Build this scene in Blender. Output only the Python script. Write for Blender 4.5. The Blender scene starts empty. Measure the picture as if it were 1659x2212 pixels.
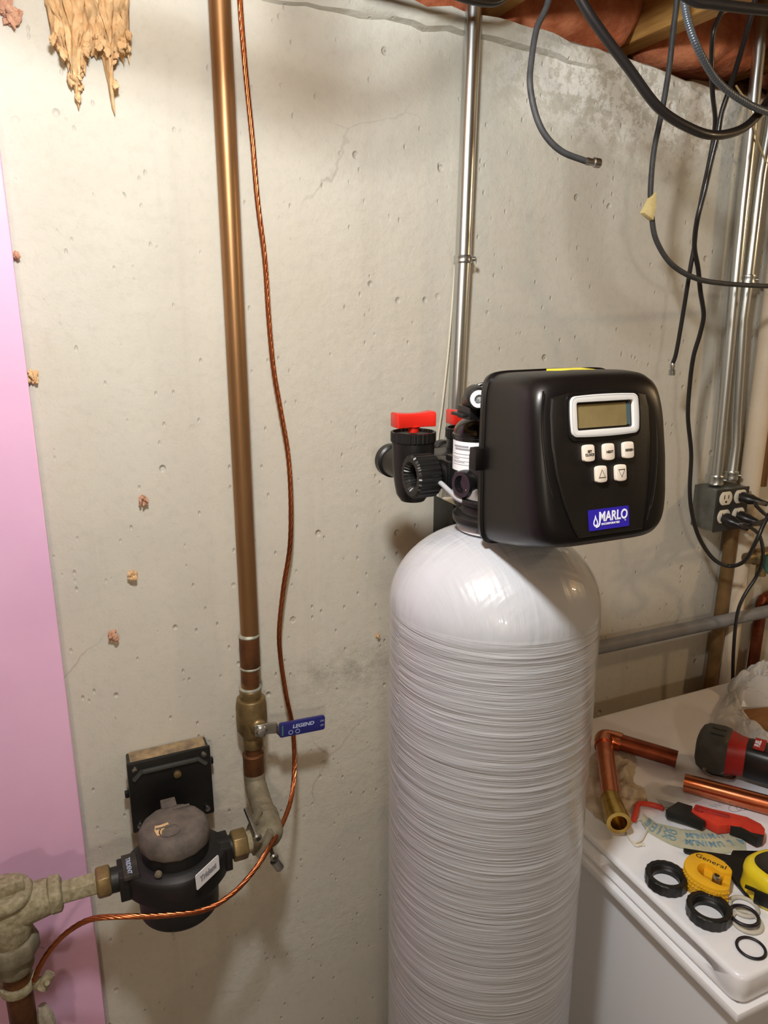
import bpy, bmesh, math, random
from mathutils import Vector, Matrix, noise
R_ = math.radians
random.seed(7)
S = bpy.context.scene
COL = S.collection

# ------------------------------------------------------------------ camera
FPX, PITCH, YAW = 1620.0, R_(15.06), R_(24.0)
CAM = Vector((0, -1.12, 1.63))
cd = bpy.data.cameras.new('camera'); cam = bpy.data.objects.new('camera', cd); COL.objects.link(cam)
cam.location = CAM; cam.rotation_euler = (math.pi/2 - PITCH, 0, -YAW)
cd.sensor_fit = 'VERTICAL'; cd.sensor_height = 36; cd.lens = FPX/2212*36; cd.clip_start = .02
S.camera = cam
# ------------------------------------------------------------------ world, lights, exposure
wd = bpy.data.worlds.new('world'); S.world = wd; wd.use_nodes = True
wd.node_tree.nodes['Background'].inputs[0].default_value = (.9, .92, 1, 1)
wd.node_tree.nodes['Background'].inputs[1].default_value = .02
def lamp(name, loc, power, color, radius):
    l = bpy.data.lights.new(name, 'POINT'); l.energy = power; l.color = color; l.shadow_soft_size = radius
    o = bpy.data.objects.new(name, l); COL.objects.link(o); o.location = loc; return o
lamp('cool_ceiling_light', (.08, -.76, 2.03), 30, (.94, .985, 1.0), .045)
lamp('warm_ceiling_light', (2.2, -.95, 1.99), 13, (1.0, .74, .42), .05)
lamp('warm_room_light', (-.55, -2.6, 1.93), 25, (1.0, .90, .74), .07)
vs = S.view_settings
vs.view_transform = 'Standard'; vs.look = 'None'; vs.exposure = .18; vs.gamma = 1; vs.use_curve_mapping = False

# ------------------------------------------------------------------ survey helpers: where a sight line meets a plane of the room
_h = Vector((math.sin(YAW), math.cos(YAW), 0)); _r = Vector((math.cos(YAW), -math.sin(YAW), 0))
_f = _h*math.cos(PITCH) - Vector((0,0,math.sin(PITCH))); _u = _h*math.sin(PITCH) + Vector((0,0,math.cos(PITCH)))
def ray(px, py): return _f + _r*((px-829.5)/FPX) - _u*((py-1106)/FPX)
def W(px, py, off=0.0):                       # on a plane parallel to the wall, off metres in front of it
    d = ray(px, py); return CAM + d*((-off-CAM.y)/d.y)
LID = .88
def T(px, py, h=0.0):                         # on the freezer lid, h metres above it
    d = ray(px, py); return CAM + d*((LID+h-CAM.z)/d.z)
def FP(px, py, lift=0.0):                     # on the tilted front face of the controller
    n = Vector((0, 1, -.18)); p0 = Vector((0, -.5419-lift, 1.5332)); d = ray(px, py)
    return CAM + d*((p0-CAM).dot(n)/d.dot(n))

# ------------------------------------------------------------------ materials
def lin(c):
    return tuple((v/12.92 if v <= .04045 else ((v+.055)/1.055)**2.4) for v in (x/255 for x in c)) + (1,)
class NT:
    def __init__(s, name):
        s.m = bpy.data.materials.new(name); s.m.use_nodes = True; s.t = s.m.node_tree; s.b = s.t.nodes['Principled BSDF']
        s.tc = s.t.nodes.new('ShaderNodeTexCoord')
    def n(s, typ, ins=None, **kw):
        o = s.t.nodes.new('ShaderNode'+typ)
        for k, v in kw.items(): setattr(o, k, v)
        for k, v in (ins or {}).items():
            if hasattr(v, 'is_linked') or v.__class__.__name__.startswith('NodeSocket'): s.t.links.new(v, o.inputs[k])
            else: o.inputs[k].default_value = v
        return o
    def l(s, a, b): s.t.links.new(a, b)
    def co(s, scale=(1,1,1), rot=(0,0,0)):
        return s.n('Mapping', {'Vector': s.tc.outputs['Object'], 'Scale': scale, 'Rotation': rot}).outputs[0]
    def noise(s, scale, detail=4, rough=.5, vec=None, dist=0):
        return s.n('TexNoise', {'Vector': vec or s.tc.outputs['Object'], 'Scale': scale, 'Detail': detail, 'Roughness': rough, 'Distortion': dist}).outputs[0]
    def ramp(s, fac, stops):
        o = s.n('ValToRGB', {'Fac': fac}); e = o.color_ramp.elements
        while len(e) < len(stops): e.new(.5)
        for q, (p, c) in zip(e, stops): q.position = p; q.color = c
        return o.outputs[0]
    def rng(s, v, a, b, c=0.0, d=1.0):
        return s.n('MapRange', {'Value': v, 'From Min': a, 'From Max': b, 'To Min': c, 'To Max': d}).outputs[0]
    def math(s, op, a, b=0.0):
        return s.n('Math', {0: a, 1: b}, operation=op).outputs[0]
    def mix(s, fac, a, b, mode='MIX'):
        o = s.n('Mix', data_type='RGBA', blend_type=mode)
        for i, v in ((0, fac), (6, a), (7, b)):
            if v.__class__.__name__.startswith('NodeSocket'): s.l(v, o.inputs[i])
            else: o.inputs[i].default_value = v
        return o.outputs[2]
    def bump(s, hgt, strength, dist=.002):
        return s.n('Bump', {'Height': hgt, 'Strength': strength, 'Distance': dist}).outputs[0]
MATS = {}
def M(name, c1, c2=None, rough=.5, metal=0, scale=25, bump=0, bscale=150, coat=0, spec=.5, lo=.35, hi=.65, stretch=(1,1,1), rv=0, trans=0, sub=0, alpha=1, sheen=0, bdist=.001):
    k = NT(name); b = k.b
    b.inputs['Roughness'].default_value = rough; b.inputs['Metallic'].default_value = metal
    b.inputs['Specular IOR Level'].default_value = spec; b.inputs['Coat Weight'].default_value = coat; b.inputs['Coat Roughness'].default_value = .08
    if c2:
        f = k.noise(scale, 5, .6, k.co(stretch))
        k.l(k.ramp(f, [(lo, lin(c1)), (hi, lin(c2))]), b.inputs['Base Color'])
        if rv: k.l(k.rng(f, .3, .7, max(0, rough-rv), min(1, rough+rv)), b.inputs['Roughness'])
    else: b.inputs['Base Color'].default_value = lin(c1)
    if bump: k.l(k.bump(k.noise(bscale, 3, .6, k.co(stretch)), bump, bdist), b.inputs['Normal'])
    if trans: b.inputs['Transmission Weight'].default_value = trans
    if sub: b.inputs['Subsurface Weight'].default_value = sub; b.inputs['Subsurface Radius'].default_value = (.004,.004,.004)
    if sheen: b.inputs['Sheen Weight'].default_value = sheen
    b.inputs['Alpha'].default_value = alpha
    MATS[name] = k.m; return k.m

def concrete(name, detail=True):
    k = NT(name); P = k.tc.outputs['Object']
    base = k.ramp(k.noise(2.2, 6, .6), [(.3, lin((196,191,178))), (.55, lin((206,202,190))), (.75, lin((199,193,178)))])
    warm = k.rng(k.noise(1.1, 4, .55, k.co((1.6,1,.7))), .42, .72)
    base = k.mix(k.math('MULTIPLY', warm, .45), base, lin((192,176,154)))
    fine = k.noise(70, 6, .65)
    base = k.mix(k.rng(fine, .5, .75, 0, .20), base, lin((160,154,142)))
    streak = k.rng(k.noise(5.5, 5, .6, k.co((3.2,1,.18))), .56, .74, 0, .30)
    base = k.mix(streak, base, lin((178,170,155)))
    def spot(c, sc, r0, r1):
        v = k.n('VectorMath', {0: P, 1: c}, operation='SUBTRACT').outputs[0]
        v = k.n('VectorMath', {0: v, 1: sc}, operation='MULTIPLY').outputs[0]
        d = k.n('VectorMath', {0: v}, operation='LENGTH').outputs['Value']
        return k.rng(d, r0, r1, 1, 0)
    pitsH = None
    if detail:
        # efflorescence along the top edge, right of the conduit
        e = k.math('MULTIPLY', spot((1.02,0,1.99), (1,1,3.4), .16, .40), k.rng(k.noise(34, 8, .75), .46, .53))
        base = k.mix(k.math('MULTIPLY', e, .95), base, lin((240,238,232)))
        e2 = k.math('MULTIPLY', spot((1.05,0,1.93), (1,1,2.4), .1, .34), k.rng(k.noise(45, 4, .7), .52, .62))
        base = k.mix(k.math('MULTIPLY', e2, .28), base, lin((150,132,104)))
        # grey scuff and old stains
        g = k.math('MULTIPLY', spot((.44,0,1.025), (.65,1,2.4), .02, .13), k.rng(k.noise(26, 6, .75), .42, .66))
        base = k.mix(k.math('MULTIPLY', g, .6), base, lin((128,124,112)))
        rs = k.math('MULTIPLY', spot((.27,0,.80), (1,1,.8), .02, .16), k.rng(k.noise(14, 5, .7), .5, .7))
        base = k.mix(k.math('MULTIPLY', rs, .45), base, lin((150,128,108)))
        # thin cracks
        cr = k.n('TexVoronoi', {'Vector': k.n('VectorMath', {0: P, 1: k.n('VectorMath', {0: k.n('TexNoise', {'Vector': P, 'Scale': 9.0, 'Detail': 4.0}).outputs[1], 1: (.09,.09,.09)}, operation='MULTIPLY').outputs[0]}, operation='ADD').outputs[0], 'Scale': 2.3}, feature='DISTANCE_TO_EDGE').outputs['Distance']
        cm = k.math('MULTIPLY', k.rng(cr, 0, .0045, 1, 0), k.rng(k.noise(3.1, 2), .55, .66))
        base = k.mix(k.math('MULTIPLY', cm, .4), base, lin((126,112,98)))
        # bug holes
        vo = k.n('TexVoronoi', {'Vector': k.co((1,1,.9)), 'Scale': 42.0, 'Randomness': 1.0}); vr = k.n('SeparateColor', {0: vo.outputs['Color']})
        big = k.math('MULTIPLY', k.rng(vr.outputs[0], .955, .97), 1.0)
        hole = k.math('MULTIPLY', k.rng(vo.outputs['Distance'], .13, .24, 1, 0), big)
        vo2 = k.n('TexVoronoi', {'Vector': k.co((1,1,.55)), 'Scale': 120.0}); vr2 = k.n('SeparateColor', {0: vo2.outputs['Color']})
        hole2 = k.math('MULTIPLY', k.rng(vo2.outputs['Distance'], .1, .3, 1, 0), k.rng(vr2.outputs[0], .90, .92))
        pitsH = k.math('ADD', hole, k.math('MULTIPLY', hole2, .5))
        dk = k.math('MULTIPLY', k.rng(vo.outputs['Distance'], .05, .12, 1, 0), k.math('MULTIPLY', big, k.rng(vr.outputs[1], .6, .7)))
        base = k.mix(k.math('MULTIPLY', dk, .55), base, lin((110,96,84)))
    k.l(base, k.b.inputs['Base Color']); k.b.inputs['Roughness'].default_value = .78; k.b.inputs['Specular IOR Level'].default_value = .3
    rough_zone = k.rng(k.noise(1.3, 3), .45, .62, .15, 1)
    hh = k.math('MULTIPLY', k.noise(55, 6, .6), k.math('MULTIPLY', rough_zone, 1.0))
    hh = k.math('ADD', hh, k.math('MULTIPLY', k.noise(240, 3, .6), .16))
    if pitsH: hh = k.math('SUBTRACT', hh, k.math('MULTIPLY', pitsH, 1.3))
    k.l(k.bump(hh, .7, .0036), k.b.inputs['Normal'])
    return k.m
MATS['concrete'] = concrete('concrete'); MATS['concrete_plain'] = concrete('concrete_plain', False)
M('pink_foam', (238,190,222), (232,182,216), rough=.45, scale=6, bump=.05, bscale=300, spec=.4)
M('wood', (196,150,84), (172,124,64), rough=.6, scale=12, stretch=(14,1,14), bump=.15, bscale=20)
M('wood_dark', (120,84,48), (98,66,36), rough=.65, scale=12, stretch=(1,14,14))
M('subfloor', (150,116,72), (126,94,56), rough=.7, scale=8)
M('insulation', (214,138,98), (172,92,56), rough=.9, scale=18, bump=.8, bscale=60, sub=.2, bdist=.004)
M('fluff', (232,198,152), (206,162,112), rough=.95, scale=60, bump=.5, bscale=500, sub=.15, bdist=.001)
M('dust', (176,150,112), (120,104,84), rough=.9, scale=45)
M('lint', (176,168,150), (140,128,110), rough=.95, scale=60, bump=.6, bscale=200)
M('fluff_pink', (214,170,142), (182,134,108), rough=.95, scale=60, bump=.6, bscale=300, sub=.2)
M('copper_old', (160,120,80), (124,90,56), rough=.40, metal=.75, scale=9, stretch=(1,1,.25), rv=.1, bump=.04, bscale=60)
M('copper_dark', (120,78,46), (84,54,34), rough=.5, metal=.6, scale=24, bump=.15, bscale=90)
M('copper_new', (226,146,106), (196,108,70), rough=.24, metal=1, scale=14, rv=.08)
M('copper_red', (168,92,66), (120,60,42), rough=.36, metal=.9, scale=16, rv=.08)
M('copper_wire', (204,124,80), (150,82,52), rough=.32, metal=1, scale=5, rv=.06)
M('copper_wire_dark', (150,84,58), (112,60,44), rough=.4, metal=.9, scale=30)
M('brown_pipe', (134,104,64), (104,78,46), rough=.5, metal=.3, scale=20, bump=.1)
M('solder', (188,182,164), (140,150,140), rough=.55, metal=.4, scale=70, bump=.4, bscale=200)
M('brass_old', (150,128,88), (112,94,62), rough=.45, metal=.65, scale=40, rv=.1, bump=.15, bscale=120)
M('brass_dusty', (172,163,134), (132,121,92), rough=.8, metal=.15, scale=130, bump=.35, bscale=140)
M('brass_grey', (148,140,118), (116,107,86), rough=.7, metal=.35, scale=45, bump=.3, bscale=140)
M('brass_bright', (206,176,96), (150,112,52), rough=.28, metal=1, scale=20)
M('steel', (200,200,196), (170,170,166), rough=.3, metal=1, scale=60)
M('galv', (222,224,224), (188,192,190), rough=.30, metal=1, scale=7, stretch=(1,1,.2), rv=.08)
M('blk_plastic', (24,23,22), (17,16,16), rough=.38, scale=30, bump=.05, bscale=500)
M('blk_gloss', (20,19,19), rough=.2, coat=.4)
M('blk_cover', (15,12,11), (11,9,9), rough=.34, spec=.4, scale=12, bump=.12, bscale=900, bdist=.0003)
M('blk_tex', (22,18,15), (16,13,11), rough=.42, spec=.4, scale=30, bump=.35, bscale=700, bdist=.0004)
M('blk_dusty', (70,64,56), (40,37,34), rough=.7, scale=35, bump=.2, bscale=100)
M('meter_black', (22,21,21), (34,31,29), rough=.5, scale=25, lo=.5, hi=.8, bump=.15, bscale=120)
M('meter_lid', (112,101,92), (84,77,72), rough=.75, scale=45, bump=.2, bscale=150)
M('red', (226,42,30), rough=.35, coat=.2)
M('red_knife', (214,62,40), (190,46,32), rough=.45, scale=30)
M('red_tool', (168,34,28), (140,28,24), rough=.45, scale=20)
M('grey_rubber', (70,72,68), (56,58,55), rough=.55, scale=30, bump=.1)
M('white_label', (240,240,242), rough=.4)
M('grey_ink', (150,150,156), rough=.6)
M('black_ink', (20,20,22), rough=.6)
M('silver_plastic', (214,212,208), rough=.35, spec=.5)
M('button', (228,214,198), rough=.45)
M('lcd', (132,116,78), (120,104,70), rough=.15, scale=40, coat=.5)
M('lcd_edge', (70,92,96), rough=.2)
M('blue_badge', (44,30,168), rough=.35, coat=.3)
M('white_ink', (240,240,255), rough=.5)
M('blue_grip', (38,40,112), rough=.32, coat=.2)
M('pale_ink', (180,192,222), rough=.5)
M('yellow_sticker', (235,215,60), rough=.5)
M('clear_grey', (150,146,142), rough=.15, coat=.5)
M('grey_tube', (178,180,184), rough=.4)
M('cable_black', (32,29,29), rough=.38, coat=.1)
M('cable_dusty', (46,46,48), (62,62,62), rough=.6, scale=60, bump=.2)
M('tape_cream', (226,208,150), (204,182,120), rough=.6, scale=80)
M('string', (206,186,140), rough=.8)
M('white_wire', (226,218,200), rough=.6)
M('pvc', (222,206,182), (212,194,168), rough=.4, scale=10)
M('grey_pipe', (132,132,134), (112,112,112), rough=.55, scale=18, bump=.1)
M('box_steel', (128,130,126), (104,106,102), rough=.42, metal=.7, scale=25)
M('box_cover', (74,72,68), (60,58,54), rough=.4, metal=.5, scale=25)
M('ivory', (238,228,208), rough=.4)
M('teal', (70,130,118), (50,96,88), rough=.5, scale=60)
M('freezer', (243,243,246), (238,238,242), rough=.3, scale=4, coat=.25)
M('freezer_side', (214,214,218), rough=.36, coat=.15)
M('freezer_seal', (150,148,142), rough=.6)
M('freezer_slot', (226,226,222), rough=.4)
M('paper', (236,236,240), (228,228,234), rough=.7, scale=20)
M('paper_ink', (150,152,164), rough=.7)
M('sand', (196,194,168), (178,176,152), rough=.85, scale=60, bump=.3, bscale=500)
M('sand_ink', (110,150,176), (132,162,176), rough=.8, scale=90)
M('rag', (214,202,178), (164,144,112), rough=.95, scale=30, bump=.5, bscale=160, sheen=.3)
M('bag', (232,232,230), rough=.25, sub=.0, alpha=.55)
M('bag_thick', (230,229,226), (212,211,208), rough=.22, scale=9, alpha=.7)
M('cardboard', (150,104,58), (128,84,44), rough=.8, scale=20, stretch=(1,12,1))
M('yellow', (238,182,36), (230,170,28), rough=.4, scale=30, bump=.05)
M('yellow_tape', (236,212,40), (228,200,32), rough=.32, scale=20, coat=.2)
M('rubber_white', (198,192,178), rough=.5, sub=.1)
M('rubber_black', (30,24,32), rough=.4)
M('floor_concrete', (150,146,138), (124,120,112), rough=.7, scale=3, bump=.1)
M('blade', (190,186,180), rough=.25, metal=1)
M('zip_tie', (228,220,200), rough=.5)

# stretch wrapped, filament wound shell of the tank
def tank_mat():
    k = NT('tank_wrap'); P = k.tc.outputs['Object']
    sx = k.n('SeparateXYZ', {0: P})
    ang = k.n('Math', {0: sx.outputs[1], 1: sx.outputs[0]}, operation='ARCTAN2').outputs[0]
    z = sx.outputs[2]
    def ring(fz, fa, tilt, sc, det):
        zz = k.math('ADD', z, k.math('MULTIPLY', ang, tilt))
        v = k.n('CombineXYZ', {0: k.math('MULTIPLY', k.n('Math', {0: ang}, operation='COSINE').outputs[0], fa), 1: k.math('MULTIPLY', k.n('Math', {0: ang}, operation='SINE').outputs[0], fa), 2: k.math('MULTIPLY', zz, fz)}).outputs[0]
        return k.noise(sc, det, .6, v)
    rings = k.math('ADD', ring(250, .4, .005, 1.0, 3), k.math('MULTIPLY', ring(95, .5, -.010, 1.0, 2), .6))
    fib = k.math('ADD', k.noise(1, 2, .5, k.co((120,7,16), (0,0,.7))), k.noise(1, 2, .5, k.co((7,110,20), (0,.3,.5))))
    isdome = k.rng(z, 1.278, 1.288)
    hgt = k.n('Mix', {0: isdome, 2: rings, 3: k.math('MULTIPLY', fib, .55)}, data_type='FLOAT').outputs[0]
    col = k.mix(k.rng(k.noise(3, 3), .4, .7, 0, .5), lin((194,196,202)), lin((184,185,188)))
    col = k.mix(k.math('MULTIPLY', k.rng(rings, .75, 1.05, .28, 0), k.rng(z, 1.278, 1.288, 1, 0)), col, lin((140,135,130)))
    k.l(col, k.b.inputs['Base Color']); k.b.inputs['Roughness'].default_value = .34
    k.b.inputs['Coat Weight'].default_value = .7; k.b.inputs['Coat Roughness'].default_value = .06
    nb = k.bump(hgt, .75, .0028)
    k.l(nb, k.b.inputs['Normal']); k.l(k.bump(hgt, .45, .0028), k.b.inputs['Coat Normal'])
    return k.m
MATS['tank_wrap'] = tank_mat()
# twisted look for the armoured cable
def spiral_mat():
    k = NT('armoured')
    k.b.inputs['Base Color'].default_value = lin((104,110,118)); k.b.inputs['Roughness'].default_value = .35; k.b.inputs['Metallic'].default_value = .5
    return k.m
MATS['armoured'] = spiral_mat()

# ------------------------------------------------------------------ mesh builder
WO = {}                                         # world origin of every object built
def basis(d):
    d = Vector(d).normalized(); a = Vector((0,0,1)) if abs(d.z) < .9 else Vector((1,0,0))
    x = a.cross(d).normalized(); return x, d.cross(x).normalized(), d
def spline(pts, n=8):
    P = [Vector(p) for p in pts]; P = [P[0]*2-P[1]] + P + [P[-1]*2-P[-2]]; out = []
    for i in range(1, len(P)-2):
        a, b, c, d = P[i-1:i+3]
        for j in range(n):
            t = j/n; out.append(.5*((2*b)+(c-a)*t+(2*a-5*b+4*c-d)*t*t+(3*b-a-3*c+d)*t**3))
    out.append(P[-2].copy()); return out
def rrect(hw, hh, r, n=4):
    o = []
    for cx, cy, a0 in ((hw-r,hh-r,0),(-hw+r,hh-r,90),(-hw+r,-hh+r,180),(hw-r,-hh+r,270)):
        for i in range(n+1):
            a = R_(a0+90*i/n); o.append((cx+r*math.cos(a), cy+r*math.sin(a)))
    return o
def circ(r, n=24, k=1.0): return [(r*math.cos(2*math.pi*i/n), k*r*math.sin(2*math.pi*i/n)) for i in range(n)]
class MB:
    def __init__(s): s.v = []; s.f = []
    def add(s, vs, fs):
        o = len(s.v); s.v += [Vector(p) for p in vs]; s.f += [tuple(i+o for i in f) for f in fs]; return s
    def box(s, c, d, rot=None):
        c = Vector(c); m = rot or Matrix.Identity(3); vs = []
        for x in (-1,1):
            for y in (-1,1):
                for z in (-1,1): vs.append(c + m @ Vector((x*d[0]/2, y*d[1]/2, z*d[2]/2)))
        return s.add(vs, [(0,1,3,2),(4,6,7,5),(0,4,5,1),(2,3,7,6),(0,2,6,4),(1,5,7,3)])
    def bb(s, a, b): return s.box([(p+q)/2 for p, q in zip(a,b)], [abs(q-p) for p, q in zip(a,b)])
    def loft(s, secs, cap=True, close=False):
        n = len(secs[0]); vs = [p for q in secs for p in q]; fs = []
        m = len(secs)
        for i in range(m if close else m-1):
            for j in range(n):
                a, b = i*n+j, i*n+(j+1) % n; i2 = (i+1) % m
                fs.append((a, b, i2*n+(j+1) % n, i2*n+j))
        if cap and not close: fs += [tuple(range(n))[::-1], tuple((m-1)*n+j for j in range(n))]
        return s.add(vs, fs)
    def tube(s, path, r, n=12, cap=True):
        P = [Vector(p) for p in path]; rs = r if isinstance(r, (list, tuple)) else [r]*len(P)
        x, y, d = basis(P[1]-P[0]); secs = []
        for i, p in enumerate(P):
            t = (P[min(i+1, len(P)-1)]-P[max(i-1, 0)]).normalized()
            q = d.rotation_difference(t); x = q @ x; y = q @ y; d = t
            secs.append([p + (x*math.cos(2*math.pi*j/n)+y*math.sin(2*math.pi*j/n))*rs[i] for j in range(n)])
        return s.loft(secs, cap)
    def lathe(s, prof, c, axis=(0,0,1), n=32, x0=None, ribs=0, ribd=0.0, sq=1.0):
        x, y, d = basis(axis); c = Vector(c); secs = []
        if x0 is not None: x = Vector(x0).normalized(); y = d.cross(x)
        for r, h in prof:
            q = []
            for j in range(n):
                a = 2*math.pi*j/n; rr = r - (ribd if ribs and (j*ribs*2//n) % 2 else 0)
                q.append(c + x*rr*math.cos(a) + y*rr*sq*math.sin(a) + d*h)
            secs.append(q)
        return s.loft(secs)
    def prism(s, out, c, U, V, N, d):
        c, U, V, N = Vector(c), Vector(U), Vector(V), Vector(N)
        a = [c+U*x+V*y for x, y in out]; return s.loft([a, [p+N*d for p in a]])
    def plate(s, pts, d):                        # world points of an upper outline, extruded down by d
        a = [Vector(p) for p in pts]; return s.loft([a, [p-Vector((0,0,d)) for p in a]])
    def frame(s, o1, o2, c, U, V, N, d):         # plate with an opening
        c, U, V, N = Vector(c), Vector(U), Vector(V), Vector(N); f = lambda o, k: [c+U*x+V*y+N*k for x, y in o]
        return s.loft([f(o2,0), f(o1,0), f(o1,d), f(o2,d)], close=True)
    def ico(s, c, rad, amp=.3, sub=2, seed=0, freq=2.0):
        b = bmesh.new(); bmesh.ops.create_icosphere(b, subdivisions=sub, radius=1); c = Vector(c); b.verts.index_update()
        vs = []
        for v in b.verts:
            k = 1+amp*noise.noise(v.co*freq+Vector((seed*7.3, seed*3.1, seed)))*2
            vs.append(c+Vector((v.co.x*rad[0], v.co.y*rad[1], v.co.z*rad[2]))*k)
        fs = [tuple(v.index for v in f.verts) for f in b.faces]; b.free(); return s.add(vs, fs)
    def torus(s, c, R, r, axis=(0,0,1), n=40, m=10):
        x, y, d = basis(axis); c = Vector(c); secs = []
        for i in range(n):
            a = 2*math.pi*i/n; e = x*math.cos(a)+y*math.sin(a)
            secs.append([c+e*(R+r*math.cos(2*math.pi*j/m))+d*r*math.sin(2*math.pi*j/m) for j in range(m)])
        return s.loft(secs, close=True)
    def build(s, name, mat, parent=None, origin=None, bevel=0, seg=2, smooth=38):
        if origin is None:
            lo = [min(p[i] for p in s.v) for i in range(3)]; hi = [max(p[i] for p in s.v) for i in range(3)]
            origin = Vector(((lo[0]+hi[0])/2, (lo[1]+hi[1])/2, lo[2]))
        origin = Vector(origin)
        me = bpy.data.meshes.new(name); me.from_pydata([tuple(p-origin) for p in s.v], [], s.f)
        b = bmesh.new(); b.from_mesh(me); bmesh.ops.recalc_face_normals(b, faces=b.faces)
        if bevel:
            es = [e for e in b.edges if len(e.link_faces) == 2 and e.calc_face_angle(0) > R_(35)]
            bmesh.ops.bevel(b, geom=es, offset=bevel, segments=seg, profile=.5, affect='EDGES', clamp_overlap=True)
        b.to_mesh(me); b.free()
        if smooth:
            me.polygons.foreach_set('use_smooth', [True]*len(me.polygons)); me.set_sharp_from_angle(angle=R_(smooth))
        me.materials.append(MATS[mat])
        o = bpy.data.objects.new(name, me); COL.objects.link(o); put(o, origin, parent); return o
def put(o, world, parent=None):
    WO[o] = Vector(world)
    if parent: o.parent = parent; o.location = WO[o]-WO[parent]
    else: o.location = WO[o]
def tag(o, label, cat, group=None):
    o['label'] = label; o['category'] = cat
    if group: o['group'] = group
    return o
def struct(o): o['kind'] = 'structure'; return o
def thing(name, loc, label, cat, group=None):
    o = bpy.data.objects.new(name, None); o.empty_display_size = .02; COL.objects.link(o); put(o, loc); return tag(o, label, cat, group)
def dup(o, world, parent=None, rot=None):
    c = o.copy(); COL.objects.link(c); put(c, world, parent)
    if rot: c.rotation_euler = rot
    return c
def text(name, s, size, c, U, V, mat, parent, bold=0, lift=.0002, xs=1.0, shear=0, ext=.0001):
    cu = bpy.data.curves.new('tmp', 'FONT'); cu.body = s; cu.size = size; cu.align_x = 'CENTER'; cu.align_y = 'CENTER'
    cu.offset = bold; cu.extrude = ext; cu.shear = shear; cu.resolution_u = 3
    o = bpy.data.objects.new('tmp', cu); COL.objects.link(o); bpy.context.view_layer.update()
    me = bpy.data.meshes.new_from_object(o.evaluated_get(bpy.context.evaluated_depsgraph_get()))
    bpy.data.objects.remove(o); bpy.data.curves.remove(cu)
    U = Vector(U).normalized(); V = Vector(V).normalized(); N = U.cross(V); c = Vector(c)
    me.transform(Matrix(((U.x*xs,V.x,N.x,0),(U.y*xs,V.y,N.y,0),(U.z*xs,V.z,N.z,0),(0,0,0,1)))); me.name = name
    me.materials.clear(); me.materials.append(MATS[mat])
    r = bpy.data.objects.new(name, me); COL.objects.link(r); put(r, c+N*lift, parent); return r
X, Y, Z = Vector((1,0,0)), Vector((0,1,0)), Vector((0,0,1))
def rotz(a): return Matrix.Rotation(a, 3, 'Z')
def axes(d, up=Z):                              # rotation whose x axis is d
    x = Vector(d).normalized(); z = (Vector(up)-x*Vector(up).dot(x)).normalized(); y = z.cross(x)
    return Matrix((x, y, z)).transposed()

# ================================================================== THE SETTING
# concrete foundation wall with an uneven poured top edge
def ztop(x):
    ks = [(-3,2.07),(.5,2.066),(.7,2.060),(.97,2.038),(1.14,2.014),(1.4,2.005),(4,2.0)]
    for (a, za), (b, zb) in zip(ks, ks[1:]):
        if x <= b: return za+(zb-za)*(x-a)/(b-a)
xs = [-2.4+.1*i for i in range(22)] + [-.2+.02*i for i in range(90)] + [1.6+.1*i for i in range(19)]
rows = []
for x in xs:
    zt = ztop(x)+.006*noise.noise((x*9,1,0))+.004*noise.noise((x*31,5,0)); r = []
    nz = 90
    for i in range(nz+1):
        z = (zt-.05)*i/nz; r.append(Vector((x, -.0018*noise.noise((x*2.3,z*2.3,3))-.0007*noise.noise((x*14,z*14,8)), z)))
    lip = max(0, min(1, (x-.3)/.2))*max(0, min(1, (.9-x)/.12))
    for dz, y in ((.034,-.001),(.030,-.004-.010*lip),(.018,-.005-.016*lip),(.006,-.003-.014*lip),(0,.006),(.0,.10),(0,.24)):
        r.append(Vector((x, y-.003*noise.noise((x*22,dz*60,2)), zt-dz+.004*noise.noise((x*17,y*40,6)))))
    r += [Vector((x,.24,0))]; rows.append(r)
m = MB(); m.loft(rows, True)
wall = struct(m.build('wall_back', 'concrete', origin=(0,0,0)))
for nm, a, b in (('wall_left',(-2.5,-3.3,0),(-2.4,.24,2.05)),('wall_right',(3.4,-3.3,0),(3.5,.24,2.05)),('wall_front',(-2.5,-3.4,0),(3.5,-3.3,2.05))):
    struct(MB().bb(a,b).build(nm, 'concrete_plain', origin=(0,0,0)))
struct(MB().bb((-2.5,-3.4,-.1),(3.5,.24,0)).build('floor', 'floor_concrete', origin=(0,0,0)))
ceil = struct(MB().bb((-2.5,-3.4,2.315),(3.5,.24,2.34)).build('ceiling', 'subfloor'))
j0 = None
jx = [.672+.3125*i for i in range(-9, 9)]
for x in jx:
    if j0 is None: j0 = MB().bb((x,-3.3,2.075),(x+.04,.14,2.315)).build('joist', 'wood', ceil, bevel=.002, seg=1)
    else: dup(j0, (x+.02,-1.58,2.075), ceil)
MB().bb((-2.4,.15,2.05),(3.4,.24,2.085)).build('sill_plate', 'wood_dark', ceil, bevel=.002, seg=1)
MB().bb((-2.4,.145,2.085),(3.4,.24,2.315)).build('rim_board', 'wood_dark', ceil)
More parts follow.
